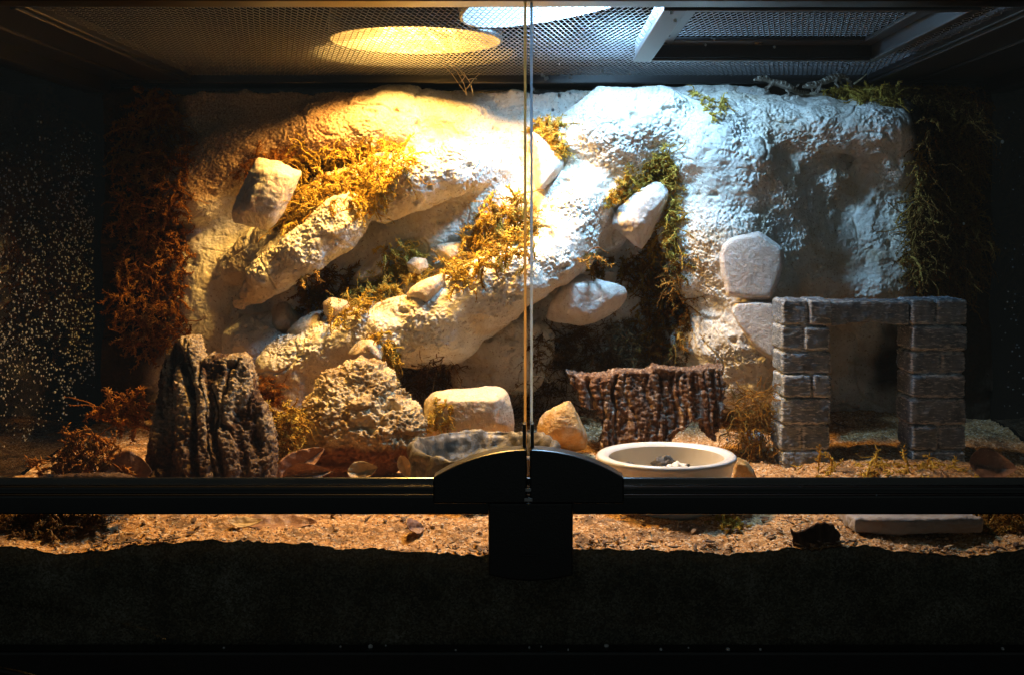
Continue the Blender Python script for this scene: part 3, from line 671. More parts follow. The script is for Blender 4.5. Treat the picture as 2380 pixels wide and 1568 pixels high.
# ------------------------------------------------------------------ brick arch
def brick_arch():
    Yf, dep = .256, .043; z0, z1 = PZ(1096, Yf), PZ(697, Yf)
    x0, x1, x2, x3 = PX(1817, Yf), PX(1931, Yf), PX(2118, Yf), PX(2246, Yf)
    rows = [PZ(v, Yf) for v in (697, 758, 817, 870, 925, 988, 1048, 1096)]
    root = thing('brick_arch', ((x0 + x3) / 2, Yf + dep / 2, z0), 'dark grey resin fireplace arch of dry brushed bricks at right', 'ornament')
    splitL = [.55, .45, 0, .62, 0, .42, 0]; splitR = [.45, 0, .55, 0, 0, .5, 0]
    rg = np.random.default_rng(5)
    def pillar(xa, xb, splits, nm):
        g = Grid((xa - .006, Yf - .006, z0 - .004), (xb + .006, Yf + dep + .006, z1 + .006), .0009); boxes = []
        g.rbox((xa + .003, Yf + .003, z0), (xb - .003, Yf + dep - .003, z1 - .002), .001)
        for i in range(7):
            zt, zb = rows[i] - (.0004 if i else 0), rows[i + 1] + .0012; s = splits[i]
            parts = [(xa, xb)] if not s else [(xa, xa + (xb - xa) * s - .0008), (xa + (xb - xa) * s + .0008, xb)]
            for a, b in parts:
                j = rg.uniform(-.0012, .0012, 6)
                bx = ((a + j[0] * (a == xa), Yf + j[1], zb + j[2] * .4), (b + j[3] * (b == xb), Yf + dep + j[4], zt + j[5] * .3))
                boxes.append(bx); g.rbox(*bx, .0024)
        return g, boxes
    def finish(g, boxes, nm):
        V, Q = g.mesh(); N = vnormals(V, Q); e = np.zeros(len(V))
        for lo, hi in boxes:
            lo = np.array(lo); hi = np.array(hi); c = (lo + hi) / 2; hs = (hi - lo) / 2
            a = hs - np.abs(V - c)                      # distance to each pair of faces
            inside = (a > -.002).all(1); s2 = np.sort(a, 1)[:, 1]
            e = np.maximum(e, np.where(inside, 1 - smooth(.0006, .0034, s2), 0))
        V = V + N * (.0009 * fbm(V, 120, 3) + .0006 * fbm(V * [1, 1, 2], 380, 2))[:, None]
        obj(nm, V, Q, M['brick'], root, attrs={'edge': e})
    finish(*pillar(x0, x1, splitL, 'pillar'), 'pillar'); finish(*pillar(x2, x3, splitR, 'pillar'), 'pillar')
    # lintel with a shallow curved underside
    xa, xb = x1 + .0006, x2 - .0006; g = Grid((xa - .004, Yf - .004, z1 - .05), (xb + .004, Yf + dep + .004, z1 + .004), .0009)
    g.rbox((xa, Yf + .002, PZ(752, Yf) - .002), (xb, Yf + dep - .002, z1 - .0015), .002)
    sl, X, Y, Z = g.win(g.lo, g.lo + g.h * g.n); cxm, r = (xa + xb) / 2, .11
    cut = r - np.sqrt((X - cxm) ** 2 + (Z - (PZ(748, Yf) - r)) ** 2); g.S[:] = np.maximum(g.S, cut)
    finish(g, [((xa, Yf + .002, PZ(752, Yf) - .002), (xb, Yf + dep - .002, z1 - .0015))], 'lintel')
brick_arch()

# ------------------------------------------------------------------ moss
def moss(label, poly, n, mat, length=.022, rad=.0010, thick=.008, droop=.1, seed=0, branch=4, tint=(.2, .9), blen=.0042, name='moss_clump', Y=None, lift=0.0, wispy=.30, curl=.55, group=None):
    rg = np.random.default_rng(seed + 500); poly = np.array(poly, float); lo, hi = poly.min(0), poly.max(0)
    q = rg.uniform(lo, hi, (n * 8, 2)); q = q[poly_sd(q[:, 0], q[:, 1], poly) < 0][:n]
    S = hit(q[:, 0], q[:, 1]) if Y is None else np.array([P(a, b, Y + rg.uniform(-1, 1) * thick) for a, b in q])
    n = len(S); view = np.array([0, CAMY, CAMZ]) - S; view /= np.linalg.norm(view, axis=1)[:, None]
    up = np.array([0, 0, 1.0])
    p = S + view * (lift * rg.uniform(.3, 1, (n, 1))) + (view * .6 + up * .4) * (rg.uniform(0, 1, (n, 1)) ** 1.5 * thick + .001)
    K = 9; d = rg.normal(size=(n, 3)) * [1, .7, .8] + view * .25; d /= np.linalg.norm(d, axis=1)[:, None]
    wisp = rg.random(n) < wispy; L = length * rg.uniform(.5, 1.3, n) * np.where(wisp, 1.7, 1); nodes = [p]
    for k in range(K - 1):
        d = d + curl * rg.normal(size=(n, 3)) * .6 - up * droop; d /= np.linalg.norm(d, axis=1)[:, None]
        p = p + d * (L / (K - 1))[:, None]; nodes.append(p)
    nodes = np.stack(nodes, 1)
    nodes -= (L / 2 * 0)[:, None, None]
    # keep strands out of the panes, the sand and the rock
    nodes[..., 0] = np.clip(nodes[..., 0], XL + .002, XR - .002); nodes[..., 1] = np.clip(nodes[..., 1], .006, YB - .004); nodes[..., 2] = np.minimum(nodes[..., 2], .4555)
    for _ in range(3):
        s = sdf_at(nodes); nodes[..., 1] -= np.clip(-s + .0006, 0, .01) * (s < .0006)
    nodes[..., 2] = np.maximum(nodes[..., 2], sand_z(nodes[..., 0], nodes[..., 1]) + .0006)
    T = np.gradient(nodes, axis=1); T /= np.linalg.norm(T, axis=2)[..., None] + 1e-9
    a = np.cross(T, np.array([.3, .5, .81])); a /= np.linalg.norm(a, axis=2)[..., None] + 1e-9; b = np.cross(T, a)
    rr = rad * (rg.uniform(.6, 1.3, n) * np.where(wisp, .5, 1))[:, None] * np.array([.5, .9, 1.1, .9, 1.1, .9, 1.0, .75, .25])[None] * rg.uniform(.75, 1.25, (n, K))
    m = 4; th = np.arange(m) * 2 * np.pi / m
    V = nodes[:, :, None] + rr[:, :, None, None] * (a[:, :, None] * np.cos(th)[:, None] + b[:, :, None] * np.sin(th)[:, None])
    i = (np.arange(n)[:, None, None] * K + np.arange(K - 1)[None, :, None]) * m; j = np.arange(m)[None, None]; j2 = (j + 1) % m
    Q = np.stack([i + j, i + m + j, i + m + j2, i + j2], -1).reshape(-1, 4)
    tn = np.clip(rg.normal((tint[0] + tint[1]) / 2, (tint[1] - tint[0]) / 2.0, n) - .35 * wisp, 0, 1)
    Vs = [V.reshape(-1, 3)]; At = [np.repeat(tn, K * m)]; Tr = []
    if branch:
        B = branch; base = np.repeat(nodes[:, 1:], B, 1); tt = np.repeat(T[:, 1:], B, 1)
        base = base + tt * rg.uniform(-.5, .5, base.shape[:2])[..., None] * (length / K)
        w = rg.normal(size=base.shape); w -= (w * tt).sum(-1)[..., None] * tt; w /= np.linalg.norm(w, axis=2)[..., None] + 1e-9
        dr = w + tt * .75; dr /= np.linalg.norm(dr, axis=2)[..., None]
        bl = blen * rg.uniform(.35, 1.25, base.shape[:2])[..., None] * np.where(wisp, .3, 1)[:, None, None]
        tip = base + dr * bl; mid = base + dr * bl * .5
        u2 = np.cross(dr, tt); u2 /= np.linalg.norm(u2, axis=2)[..., None] + 1e-9; v2 = np.cross(dr, u2); rb = rad * .62
        ring = [mid + rb * (u2 * math.cos(x) + v2 * math.sin(x)) for x in (0, 2.094, 4.189)]
        W = np.stack([base] + ring + [tip], 2).reshape(-1, 3); nb = len(W) // 5; o = len(Vs[0]) + np.arange(nb)[:, None] * 5
        for x, y in ((1, 2), (2, 3), (3, 1)):
            Tr.append(o + np.array([0, y, x])); Tr.append(o + np.array([4, x, y]))
        Vs.append(W); At.append(np.repeat(np.repeat(tn, (K - 1) * B), 5))
    o = obj(name, np.concatenate(Vs), [Q] + ([np.concatenate(Tr)] if Tr else []), M[mat], attrs={'tint': np.concatenate(At)})
    return tag(o, label, 'moss', group)
MG = 'dried moss tucked into the rock and sand'
moss('broad bank of golden moss filling the upper left ledge', [(690, 440), (640, 372), (700, 362), (800, 350), (900, 342), (965, 352), (930, 400), (900, 440), (858, 490), (800, 470), (760, 475), (720, 500), (662, 545), (645, 530)], 520, 'moss_gold', seed=1, thick=.009, lift=.010, length=.018, group=MG)
moss('thin rust moss fringe behind the top of the blocky tan stone', [(555, 400), (600, 362), (690, 358), (720, 385), (700, 400), (640, 372), (590, 385), (565, 425)], 130, 'moss_rust', length=.016, rad=.0006, seed=2, thick=.008, group=MG)
moss('tall curtain of rust brown moss down the left back corner', [(268, 330), (310, 225), (360, 205), (425, 290), (432, 360), (418, 450), (432, 560), (420, 680), (424, 800), (380, 810), (330, 835), (278, 790), (266, 700), (278, 560), (266, 430)], 820, 'moss_rust', length=.019, seed=3, thick=.020, droop=.14, wispy=.16, curl=.75, group=MG, tint=(.0, 1))
moss('dark brown moss in the shaded left part of the lower ledge', [(690, 640), (760, 622), (812, 640), (830, 690), (760, 722), (700, 735), (685, 700)], 120, 'moss_brown', seed=4, thick=.006, length=.015, group=MG)
moss('bright golden moss trailing along the lower ledge', [(752, 740), (800, 690), (880, 645), (888, 580), (960, 573), (1010, 622), (1085, 600), (1090, 620), (1050, 645), (980, 640), (935, 660), (900, 690), (840, 724), (790, 760)], 300, 'moss_gold', length=.015, seed=5, thick=.006, lift=.024, group=MG)
moss('thick golden brown moss heap at the upper end of the lower ledge', [(1080, 560), (1130, 480), (1180, 468), (1236, 478), (1240, 590), (1180, 612), (1130, 625), (1080, 640), (1060, 690), (1050, 640), (1085, 600)], 300, 'moss_gold', length=.017, seed=6, thick=.012, lift=.022, group=MG, tint=(.0, 1))
moss('olive moss cap over the upright white stone', [(1415, 445), (1500, 382), (1545, 358), (1577, 390), (1568, 470), (1556, 520), (1548, 440), (1520, 425), (1440, 480), (1420, 480)], 140, 'moss_olive', length=.013, seed=7, thick=.006, group=MG)
moss('olive moss strip hanging to the right of the upright white stone', [(1545, 490), (1570, 490), (1580, 560), (1570, 610), (1520, 600), (1500, 585), (1530, 545)], 75, 'moss_olive', length=.016, seed=8, thick=.012, droop=.2, group=MG)
moss('shaded brown moss filling the lower central gully', [(1360, 590), (1440, 600), (1500, 610), (1580, 610), (1600, 700), (1610, 760), (1590, 825), (1500, 830), (1470, 800), (1475, 690), (1440, 650), (1370, 635)], 270, 'moss_brown', length=.020, seed=9, thick=.014, droop=.12, group=MG)
moss('dark matted moss under the broad white stone', [(1245, 775), (1340, 765), (1440, 740), (1500, 800), (1590, 830), (1560, 860), (1400, 868), (1290, 868), (1240, 840)], 420, 'moss_dark', length=.020, rad=.0006, seed=10, thick=.010, group=MG)
moss('little golden moss tuft on top of the white wedge stone', [(1238, 298), (1290, 291), (1312, 350), (1292, 362), (1270, 325)], 95, 'moss_gold', length=.013, seed=11, thick=.010, group=MG)
moss('small golden moss wisp on the blue white rock top', [(1580, 203), (1595, 215), (1630, 228), (1695, 240), (1640, 276), (1620, 250)], 36, 'moss_gold', length=.013, seed=12, thick=.004, group=MG)
moss('bright yellow moss heap on the rock top behind the geckos', [(1912, 222), (1960, 196), (2010, 180), (2060, 155), (2120, 150), (2130, 205), (2090, 250), (1980, 238)], 420, 'moss_gold', length=.018, seed=13, thick=.020, group=MG)
moss('dim olive moss curtain down the right back corner', [(2090, 165), (2200, 155), (2290, 250), (2270, 400), (2262, 500), (2290, 590), (2250, 690), (2150, 712), (2108, 600), (2130, 420), (2165, 300), (2120, 230)], 1500, 'moss_brown', length=.024, seed=14, thick=.024, droop=.2, group=MG, tint=(.1, .9))
moss('orange moss ball caught left of the pine bark', [(222, 955), (250, 930), (330, 900), (335, 990), (280, 1000), (230, 985)], 80, 'moss_rust', length=.013, seed=15, Y=.16, thick=.008, group=MG, tint=(.5, 1))
moss('orange moss heap on the sand at far left', [(70, 1118), (130, 1065), (180, 1005), (205, 1000), (260, 1055), (330, 1105), (330, 1120)], 150, 'moss_rust', length=.014, seed=16, Y=.075, thick=.008, group=MG, tint=(.5, 1))
moss('golden moss between the pine bark and the cork bark', [(612, 965), (690, 955), (705, 1000), (690, 1060), (650, 1115), (625, 1115), (628, 1050)], 150, 'moss_gold', length=.013, seed=17, Y=.19, thick=.012, group=MG)
moss('small red brown moss nest under the left rock bulge', [(570, 895), (610, 880), (645, 900), (650, 950), (590, 955)], 120, 'moss_rust', length=.012, rad=.0006, seed=18, thick=.010, group=MG)
moss('wiry brown moss between the wood slab and the arch', [(1690, 935), (1740, 908), (1790, 912), (1802, 1060), (1770, 1080), (1735, 1050), (1690, 1010)], 260, 'moss_brown', length=.022, rad=.0005, seed=19, Y=.285, thick=.012, branch=1, group=MG)
moss('golden moss strewn on the sand in front of the arch', [(1815, 1098), (1900, 1085), (1935, 1060), (1960, 1085), (2040, 1078), (2110, 1066), (2180, 1080), (2255, 1082), (2265, 1108), (1840, 1112)], 46, 'moss_gold', length=.022, seed=20, thick=.004, group=MG)
moss('brown root mat under the lower ledge behind the cork bark', [(925, 865), (1040, 828), (1065, 850), (1060, 905), (985, 925), (950, 915)], 220, 'moss_dark', length=.020, rad=.0005, seed=21, thick=.008, branch=1, group=MG)
moss('dark root mat on the sand behind the amber stone', [(1195, 900), (1330, 880), (1380, 960), (1400, 1020), (1350, 1010), (1200, 985)], 260, 'moss_dark', length=.018, rad=.0005, seed=22, thick=.008, branch=1, group=MG)
moss('golden moss sprig hanging beside the rounded cream pebble', [(862, 780), (885, 775), (905, 800), (930, 850), (905, 860), (885, 810)], 60, 'moss_gold', length=.013, seed=23, thick=.012, droop=.3, group=MG)
moss('yellow moss tuft at the foot of the white bowl', [(1660, 1208), (1710, 1205), (1722, 1230), (1690, 1240)], 45, 'moss_gold', length=.009, rad=.0006, blen=.002, seed=24, thick=.005, group=MG)
moss('golden moss clinging to the left end of the oblong cream stone', [(985, 955), (1020, 920), (1050, 940), (1055, 995), (990, 1000)], 60, 'moss_gold', length=.008, rad=.0007, blen=.003, seed=25, Y=.252, thick=.004, group=MG)
moss('dull green moss on the sand at far right under the bar', [(2200, 1200), (2300, 1195), (2380, 1200), (2380, 1245), (2300, 1240)], 120, 'moss_brown', length=.014, seed=26, thick=.006, group=MG)
moss('dark moss patch on the sand at far left under the bar', [(0, 1205), (170, 1200), (250, 1215), (230, 1235), (120, 1250), (0, 1240)], 160, 'moss_dark', length=.012, seed=27, thick=.005, group=MG)

# ------------------------------------------------------------------ dishes
def lathe(prof, n=96, sx=1, sy=1):
    prof = np.array(prof, float); th = np.arange(n) * 2 * np.pi / n; K = len(prof)
    V = np.stack([prof[:, None, 0] * np.cos(th) * sx, prof[:, None, 0] * np.sin(th) * sy, np.repeat(prof[:, 1:2], n, 1)], -1)
    i = np.arange(K - 1)[:, None] * n; j = np.arange(n)[None]; j2 = (j + 1) % n
    return V.reshape(-1, 3), np.stack([i + j, i + j2, i + n + j2, i + n + j], -1).reshape(-1, 4)
def fine(prof, h=.0012):
    out = [prof[0]]
    for a, b in zip(prof[:-1], prof[1:]):
        k = max(1, int(math.dist(a, b) / h))
        out += [(a[0] + (b[0] - a[0]) * t / k, a[1] + (b[1] - a[1]) * t / k) for t in range(1, k + 1)]
    return out
def bowl():
    c = np.array([.1005, .104, .1095]); root = thing('feeding_bowl', c, 'round glossy white ceramic feeding bowl on the sand right of the door handle', 'bowl')
    pr = [(.0005, .002), (.030, .002), (.0415, .0015), (.0432, .004), (.0462, .020), (.0492, .0335), (.0510, .0365), (.0515, .0388), (.0500, .0402), (.0470, .0404), (.0440, .0396), (.0424, .0378)]
    V, Q = lathe(pr, 128); obj('bowl_body', V + c, Q, M['ceramic'], root)
    pr = [(.0424, .0378), (.0410, .030), (.0385, .018), (.034, .0115), (.024, .0095), (.0005, .0090)]
    V, Q = lathe(fine(pr, .002), 128); obj('bowl_lining', V + c, Q, M['glaze'], root)
    # white calcium powder heaped in the bowl
    n = 60; rr = np.linspace(0, 1, 26); th = np.arange(n) * 2 * np.pi / n
    X = rr[:, None] * .036 * np.cos(th); Y = rr[:, None] * .030 * np.sin(th) - .004
    Z = .0170 + .0120 * (1 - rr[:, None] ** 2) + 0 * X; p = np.stack([X, Y, Z], -1); p[..., 2] += .0035 * fbm(p, 60, 3) * (1 - rr[:, None] ** 4)
    i = np.arange(25)[:, None] * n; j = np.arange(n)[None]; j2 = (j + 1) % n
    tag(obj('calcium_powder', p.reshape(-1, 3) + c, np.stack([i + j, i + n + j, i + n + j2, i + j2], -1).reshape(-1, 4), M['powder']), 'loose white powder heaped on the bottom of the white bowl', 'powder')
    for k, (px, py, Y, r, mt, lb) in enumerate(((1455, 1090, .115, .0062, 'grain', 'dark speckled crumb in the white bowl nearest the black door handle'), (1545, 1078, .118, .0070, 'grain', 'dark speckled crumb near the middle of the white bowl'), (1575, 1092, .098, .0065, 'powder', 'white powder lump beside the middle crumb in the bowl'))):
        U, F = ico(4); V = P(px, py, Y) + U * r * [1.25, 1, .8]; V = V + U * (r * .35 * fbm(V, 330, 3))[:, None]
        tag(obj('food_crumb', V, F, M['char'] if mt == 'grain' else M['powder']), lb, 'crumb')
bowl()
def dish():
    c = np.array([-.036, .150, .1085]); root = thing('water_dish', c, 'low grey brown rock textured water dish behind the left door handle', 'dish')
    pr = fine([(.0005, .004), (.056, .002), (.064, .006), (.0655, .016), (.0645, .026), (.0632, .037), (.0610, .0405), (.0588, .0405), (.0560, .036), (.0530, .026), (.048, .018), (.034, .013), (.0005, .012)], .0016)
    V, Q = lathe(pr, 180, .92, 1.12); N = vnormals(V, Q); w = smooth(.012, .04, np.hypot(V[:, 0], V[:, 1]))
    V = V + N * (w * (.0032 * fbm(V, 32, 3) + .0016 * fbm(V, 110, 3) + .0008 * fbm(V, 280, 2)))[:, None]
    V[:, 2] += w * .0030 * perlin(np.stack([np.arctan2(V[:, 1], V[:, 0]) * 1.6, V[:, 0] * 0, V[:, 0] * 0], -1)) * smooth(.02, .038, V[:, 2])
    obj('dish_body', V + c, Q, M['dish'], root)
    V, Q = lathe([(.0002, .0285), (.0555, .0285)], 90, .92, 1.12); V = np.concatenate([V[90:], [[0, 0, .0285]]]); T = np.stack([np.arange(90), (np.arange(90) + 1) % 90, np.full(90, 90)], 1)
    obj('water', V + c, T, M['water'], root)
dish()

# ------------------------------------------------------------------ leaves, straws, threads, slate
def leaf(label, px, py, Y, L, W, rot, curl=.6, fold=.3, mat='leaf', seed=0, jag=0.0):
    nu, nv = 40, 17; u = np.linspace(0, 1, nu)[:, None]; v = np.linspace(-1, 1, nv)[None]
    w = W * np.sin(np.pi * u ** .8) ** .8 * (1 - .25 * u) + W * .02
    rg = np.random.default_rng(seed)
    w = w * (1 + jag * np.sin(u * 60 + seed) * (np.abs(v) > .9))
    x = (u - .5) * L + 0 * v; y = w * v; z = fold * np.abs(v) * w + curl * L * ((u - .5) ** 2) + .0 * v
    p = np.stack([x, y, z], -1); p[..., 2] += .12 * W * fbm(p, 1.2 / W, 3, off=seed) + .02 * W * np.cos(v * 3) * np.sin(u * 26)
    p[..., 2] += -.05 * W * np.exp(-(v / .08) ** 2)
    top = p.reshape(-1, 3); bot = top - [0, 0, .0005]
    i = np.arange(nu - 1)[:, None] * nv + np.arange(nv - 1)[None]
    Q = np.stack([i, i + nv, i + nv + 1, i + 1], -1).reshape(-1, 4); m = nu * nv
    Q2 = Q[:, ::-1] + m
    ring = np.concatenate([np.arange(nv), np.arange(1, nu) * nv + nv - 1, (nu - 1) * nv + np.arange(nv - 2, -1, -1), np.arange(nu - 2, 0, -1) * nv])
    rn = np.roll(ring, -1); S = np.stack([ring, rn, rn + m, ring + m], 1)
    Rm = np.array(Euler([R(a) for a in rot]).to_matrix())
    V = np.concatenate([top, bot]) @ Rm.T + P(px, py, Y)
    V[:, 2] = np.maximum(V[:, 2], sand_z(V[:, 0], V[:, 1]) + .0004)
    V[:, 1] = np.maximum(V[:, 1], .004)
    return tag(obj('dry_leaf', V, [np.concatenate([Q, Q2, S])], M[mat]), label, 'leaf')
leaf('brown leaf leaning up against the foot of the cork bark', 700, 1078, .155, .042, .012, (55, -30, 20), .2, .5, seed=1)
leaf('long rolled brown leaf lying along the black bar below the cork bark', 712, 1100, .10, .036, .008, (70, -6, 5), -.3, .9, seed=2)
leaf('pale curled leaf standing left of the grey dish', 845, 1095, .095, .022, .008, (60, -8, 0), .8, .4, 'pale_leaf', 3)
leaf('pale upright leaf against the left side of the grey dish', 940, 1085, .085, .018, .005, (75, 70, 0), .4, .5, 'pale_leaf', 4)
leaf('broad pinkish leaf propped by the pine bark at left', 300, 1095, .065, .034, .016, (62, 0, -4), .25, .15, seed=5)
leaf('dim rounded leaf on the sand at far right', 2305, 1085, .13, .034, .014, (60, 6, -12), .6, .5, seed=6)
leaf('large dark leaf lying on the sand below the bar at left', 655, 1222, .045, .048, .014, (20, 0, 8), .3, .3, seed=7)
leaf('small pale leaf beside the large dark leaf under the bar', 572, 1215, .035, .022, .006, (25, 0, 10), .4, .3, 'pale_leaf', 8)
leaf('tan leaf fragment on the sand left of the latch plate', 965, 1225, .035, .014, .008, (35, 10, 40), .3, .2, seed=9)
bark_strip('bark_flake', [(1833, 1214), (1848, 1231), (1866, 1229), (1898, 1209), (1908, 1213), (1914, 1206), (1926, 1216), (1932, 1211), (1944, 1222), (1957, 1240), (1962, 1292), (1842, 1292), (1836, 1250)], .0085, .0011, 'pine_bark', 'ragged dark bark flake standing upright against the lower front glass at right', attrs={'plate': 0, 'top': 0})
def straw(label, pts, r=.0006, mat='straw', name='straw', cat='straw'):
    b = MB(); q = np.array([P(*p) for p in pts])
    t = np.linspace(0, 1, len(q)); tt = np.linspace(0, 1, 14)
    b.tube(np.stack([np.interp(tt, t, q[:, i]) for i in range(3)], 1), np.linspace(r, r * .45, 14), 6)
    return tag(b.build(name, M[mat], sm=True), label, cat)
Yq = lambda px, py, o=.004: (px, py, hit(px, py)[0][1] - o)
straw('thin dry straw slanting across the cream pebble on the lower ledge', [(818, 690, hit(780, 715)[0][1] - .018), (770, 730, hit(780, 715)[0][1] - .021), (722, 788, hit(722, 788)[0][1] - .003)], .0007)
straw('dark stalk lying along the golden moss of the lower ledge', [Yq(985, 640, .012), Yq(1040, 618, .018), Yq(1098, 600, .014)], .0006)
straw('bent dark root hooked over the rounded cream pebble', [Yq(848, 790, .006), Yq(856, 773, .010), Yq(880, 780, .008), Yq(886, 800, .010)], .0006)
straw('fine dark stalk resting on the edge of the upper left ridge', [Yq(700, 520, .006), Yq(670, 560, .005), Yq(628, 610, .004)], .0006)
straw('pale curved rootlet hanging right of the door gap', [(1232, 880, .33), (1250, 872, .33), (1268, 878, .33), (1276, 890, .33)], .0006)
straw('pale moss stalk sticking up from the yellow heap at top right', [(1985, 196, .392), (2000, 185, .39), (2015, 172, .39)], .0011, 'moss_gold' if False else 'web')
straw('long dry stem lying on the sand at lower right', [(2265, 1205, .06), (2310, 1232, .035), (2350, 1262, .012)], .0016)
def web():
    b = MB(); Yw = .398
    for pl in ([(1028, 150), (1050, 172), (1072, 204), (1086, 222)], [(1052, 158), (1062, 166), (1078, 195), (1085, 218)], [(1044, 152), (1060, 156), (1078, 170), (1094, 195), (1100, 222)],
               [(1114, 172), (1100, 186), (1084, 208)], [(1070, 176), (1078, 174), (1086, 183)], [(1088, 186), (1098, 183), (1108, 184)], [(1068, 160), (1078, 154)], [(1072, 190), (1080, 180), (1070, 164)]):
        q = np.array([P(a, c, Yw - .004 * (i % 2)) for i, (a, c) in enumerate(pl)]); b.tube(q, .00035, 5)
    tag(b.build('cobweb', M['web'], sm=True), 'wispy strands of cobweb hanging from the lid above the back wall', 'cobweb')
web()
def slate():
    z = .1155; g = [(1905, 1196, .10), (2180, 1196, .11), (2285, 1248, .028), (2285, 1252, .026), (1990, 1246, .030)]
    pts = [(PX(1940, .075), .075), (PX(2020, .105), .105), (PX(2190, .10), .10), (PX(2240, .06), .06), (PX(2284, .026), .026), (PX(2120, .022), .022), (PX(1985, .024), .024), (PX(1962, .045), .045)]
    poly = np.array(pts); gq = Grid((poly[:, 0].min() - .006, .012, .100), (poly[:, 0].max() + .006, .12, .130), .0011)
    XX, YY = np.meshgrid(gq.ax[0], gq.ax[1], indexing='ij'); d2 = poly_sd(XX, YY, poly); Z = gq.ax[2][None, None, :]
    zc = .1165 + .03 * (YY - .03) * 0
    a = np.broadcast_to(d2[:, :, None], gq.n); b = np.abs(Z - zc[:, :, None]) - .0055; k = .003; hh = np.clip(.5 - .5 * (b - a) / k, 0, 1)
    gq.S[:] = b * (1 - hh) + a * hh + k * hh * (1 - hh)
    V, Q = gq.mesh(); V = V + vnormals(V, Q) * (.0010 * fbm(V, 60, 3) + .0006 * fbm(V, 220, 2))[:, None]
    tag(obj('slate_tile', V, Q, M['slate']), 'flat grey slate tile dusted with sand at lower right', 'slate')
slate()

# ------------------------------------------------------------------ geckos
def gecko(label, spine, legs, seed=0):
    """spine: (px, py, Y, radius) from snout to tail; legs: lists of (px, py, Y, r)"""
    sp = [(*P(a, b, c), r) for a, b, c, r in spine]; lg = [[(*P(a, b, c), r) for a, b, c, r in L] for L in legs]
    allp = np.array([q[:3] for q in sp + [x for L in lg for x in L]])
    g = Grid(allp.min(0) - .008, allp.max(0) + .008, .00045)
    g.chain(sp, .0012)
    for L in lg:
        g.chain(L, .0012)
        e = np.array(L[-1][:3])
        for t in (-.9, -.3, .3, .9): g.cone(e, e + np.array([-.0022 * math.cos(t), -.0016, .0022 * math.sin(t) * .6 - .0002]), .0005, .00038, .0003)
    V, Q = g.mesh()
    A = np.array([q[:3] for q in sp]); seg = np.linalg.norm(np.diff(A, axis=0), axis=1); cum = np.concatenate([[0], np.cumsum(seg)])
    best = np.full(len(V), 1e9); al = np.zeros(len(V)); cz = np.zeros(len(V)); rr = np.zeros(len(V))
    for i in range(len(seg)):
        D = A[i + 1] - A[i]; t = np.clip(((V - A[i]) @ D) / (D @ D), 0, 1); c = A[i] + t[:, None] * D; d = np.linalg.norm(V - c, axis=1)
        m = d < best; best[m] = d[m]; al[m] = cum[i] + t[m] * seg[i]; cz[m] = c[m, 2]; rr[m] = sp[i][3] * (1 - t[m]) + sp[i + 1][3] * t[m]
    dors = smooth(-.5, .1, (V[:, 2] - cz) / rr) * (best < rr * 1.5)
    root = thing('gecko', (A[len(A) // 2][0], A[len(A) // 2][1], V[:, 2].min()), label, 'gecko', 'small geckos on the rock top')
    obj('body', V, Q, M['gecko'], root, attrs={'along': al, 'dorsal': dors})
    h = A[1] + (A[2] - A[1]) * .2; U, F = ico(3); fw = (A[0] - A[2]); fw /= np.linalg.norm(fw)
    for s in (-1, 1):
        side = np.cross(fw, [0, 0, 1.0]); side /= np.linalg.norm(side)
        e = h + side * s * sp[1][3] * .78 + np.array([0, 0, sp[1][3] * .52]); obj('eye', e + U * .0011, F, M['eye'], root)
gecko('banded gecko farthest left on the rock top with its head raised', [(1753, 186, .384, .0011), (1766, 183, .386, .0027), (1778, 183, .388, .0030), (1790, 189, .390, .0023), (1802, 193, .391, .0032), (1820, 197, .392, .0038), (1836, 205, .393, .0033), (1848, 212, .396, .0023), (1862, 215, .402, .0018), (1880, 216, .410, .0012)],
      [[(1797, 195, .388, .0014), (1790, 201, .384, .0010), (1781, 210, .382, .0008)], [(1797, 193, .396, .0014), (1790, 196, .40, .0010), (1782, 204, .402, .0008)], [(1840, 207, .390, .0015), (1828, 210, .386, .0011), (1836, 219, .384, .0008)], [(1842, 208, .398, .0014), (1850, 206, .403, .0010), (1846, 214, .406, .0008)]])
gecko('dim gecko lying behind the two others on the rock top', [(1832, 190, .416, .0011), (1840, 186, .417, .0026), (1849, 185, .418, .0028), (1858, 189, .419, .0021), (1870, 193, .420, .0032), (1886, 198, .421, .0034), (1900, 205, .422, .0022), (1920, 210, .424, .0014)],
      [[(1862, 193, .416, .0013), (1856, 198, .413, .0009), (1850, 204, .412, .0007)], [(1892, 202, .418, .0014), (1886, 206, .415, .001), (1890, 212, .414, .0008)]])
gecko('boldly banded gecko with arched back and curled tail beside the yellow moss', [(1867, 203, .376, .0012), (1880, 199, .378, .0029), (1893, 197, .380, .0031), (1904, 194, .383, .0023), (1918, 189, .386, .0033), (1934, 182, .389, .0037), (1948, 179, .391, .0031), (1958, 177, .393, .0023), (1968, 183, .394, .0021), (1976, 192, .395, .0016), (1980, 204, .397, .0010)],
      [[(1908, 197, .381, .0014), (1905, 207, .378, .0010), (1899, 219, .376, .0008)], [(1910, 196, .389, .0013), (1902, 204, .392, .0010), (1898, 212, .393, .0008)], [(1946, 183, .387, .0015), (1942, 194, .384, .0011), (1950, 204, .382, .0008)], [(1948, 182, .395, .0014), (1954, 192, .398, .0010), (1960, 202, .399, .0008)]])

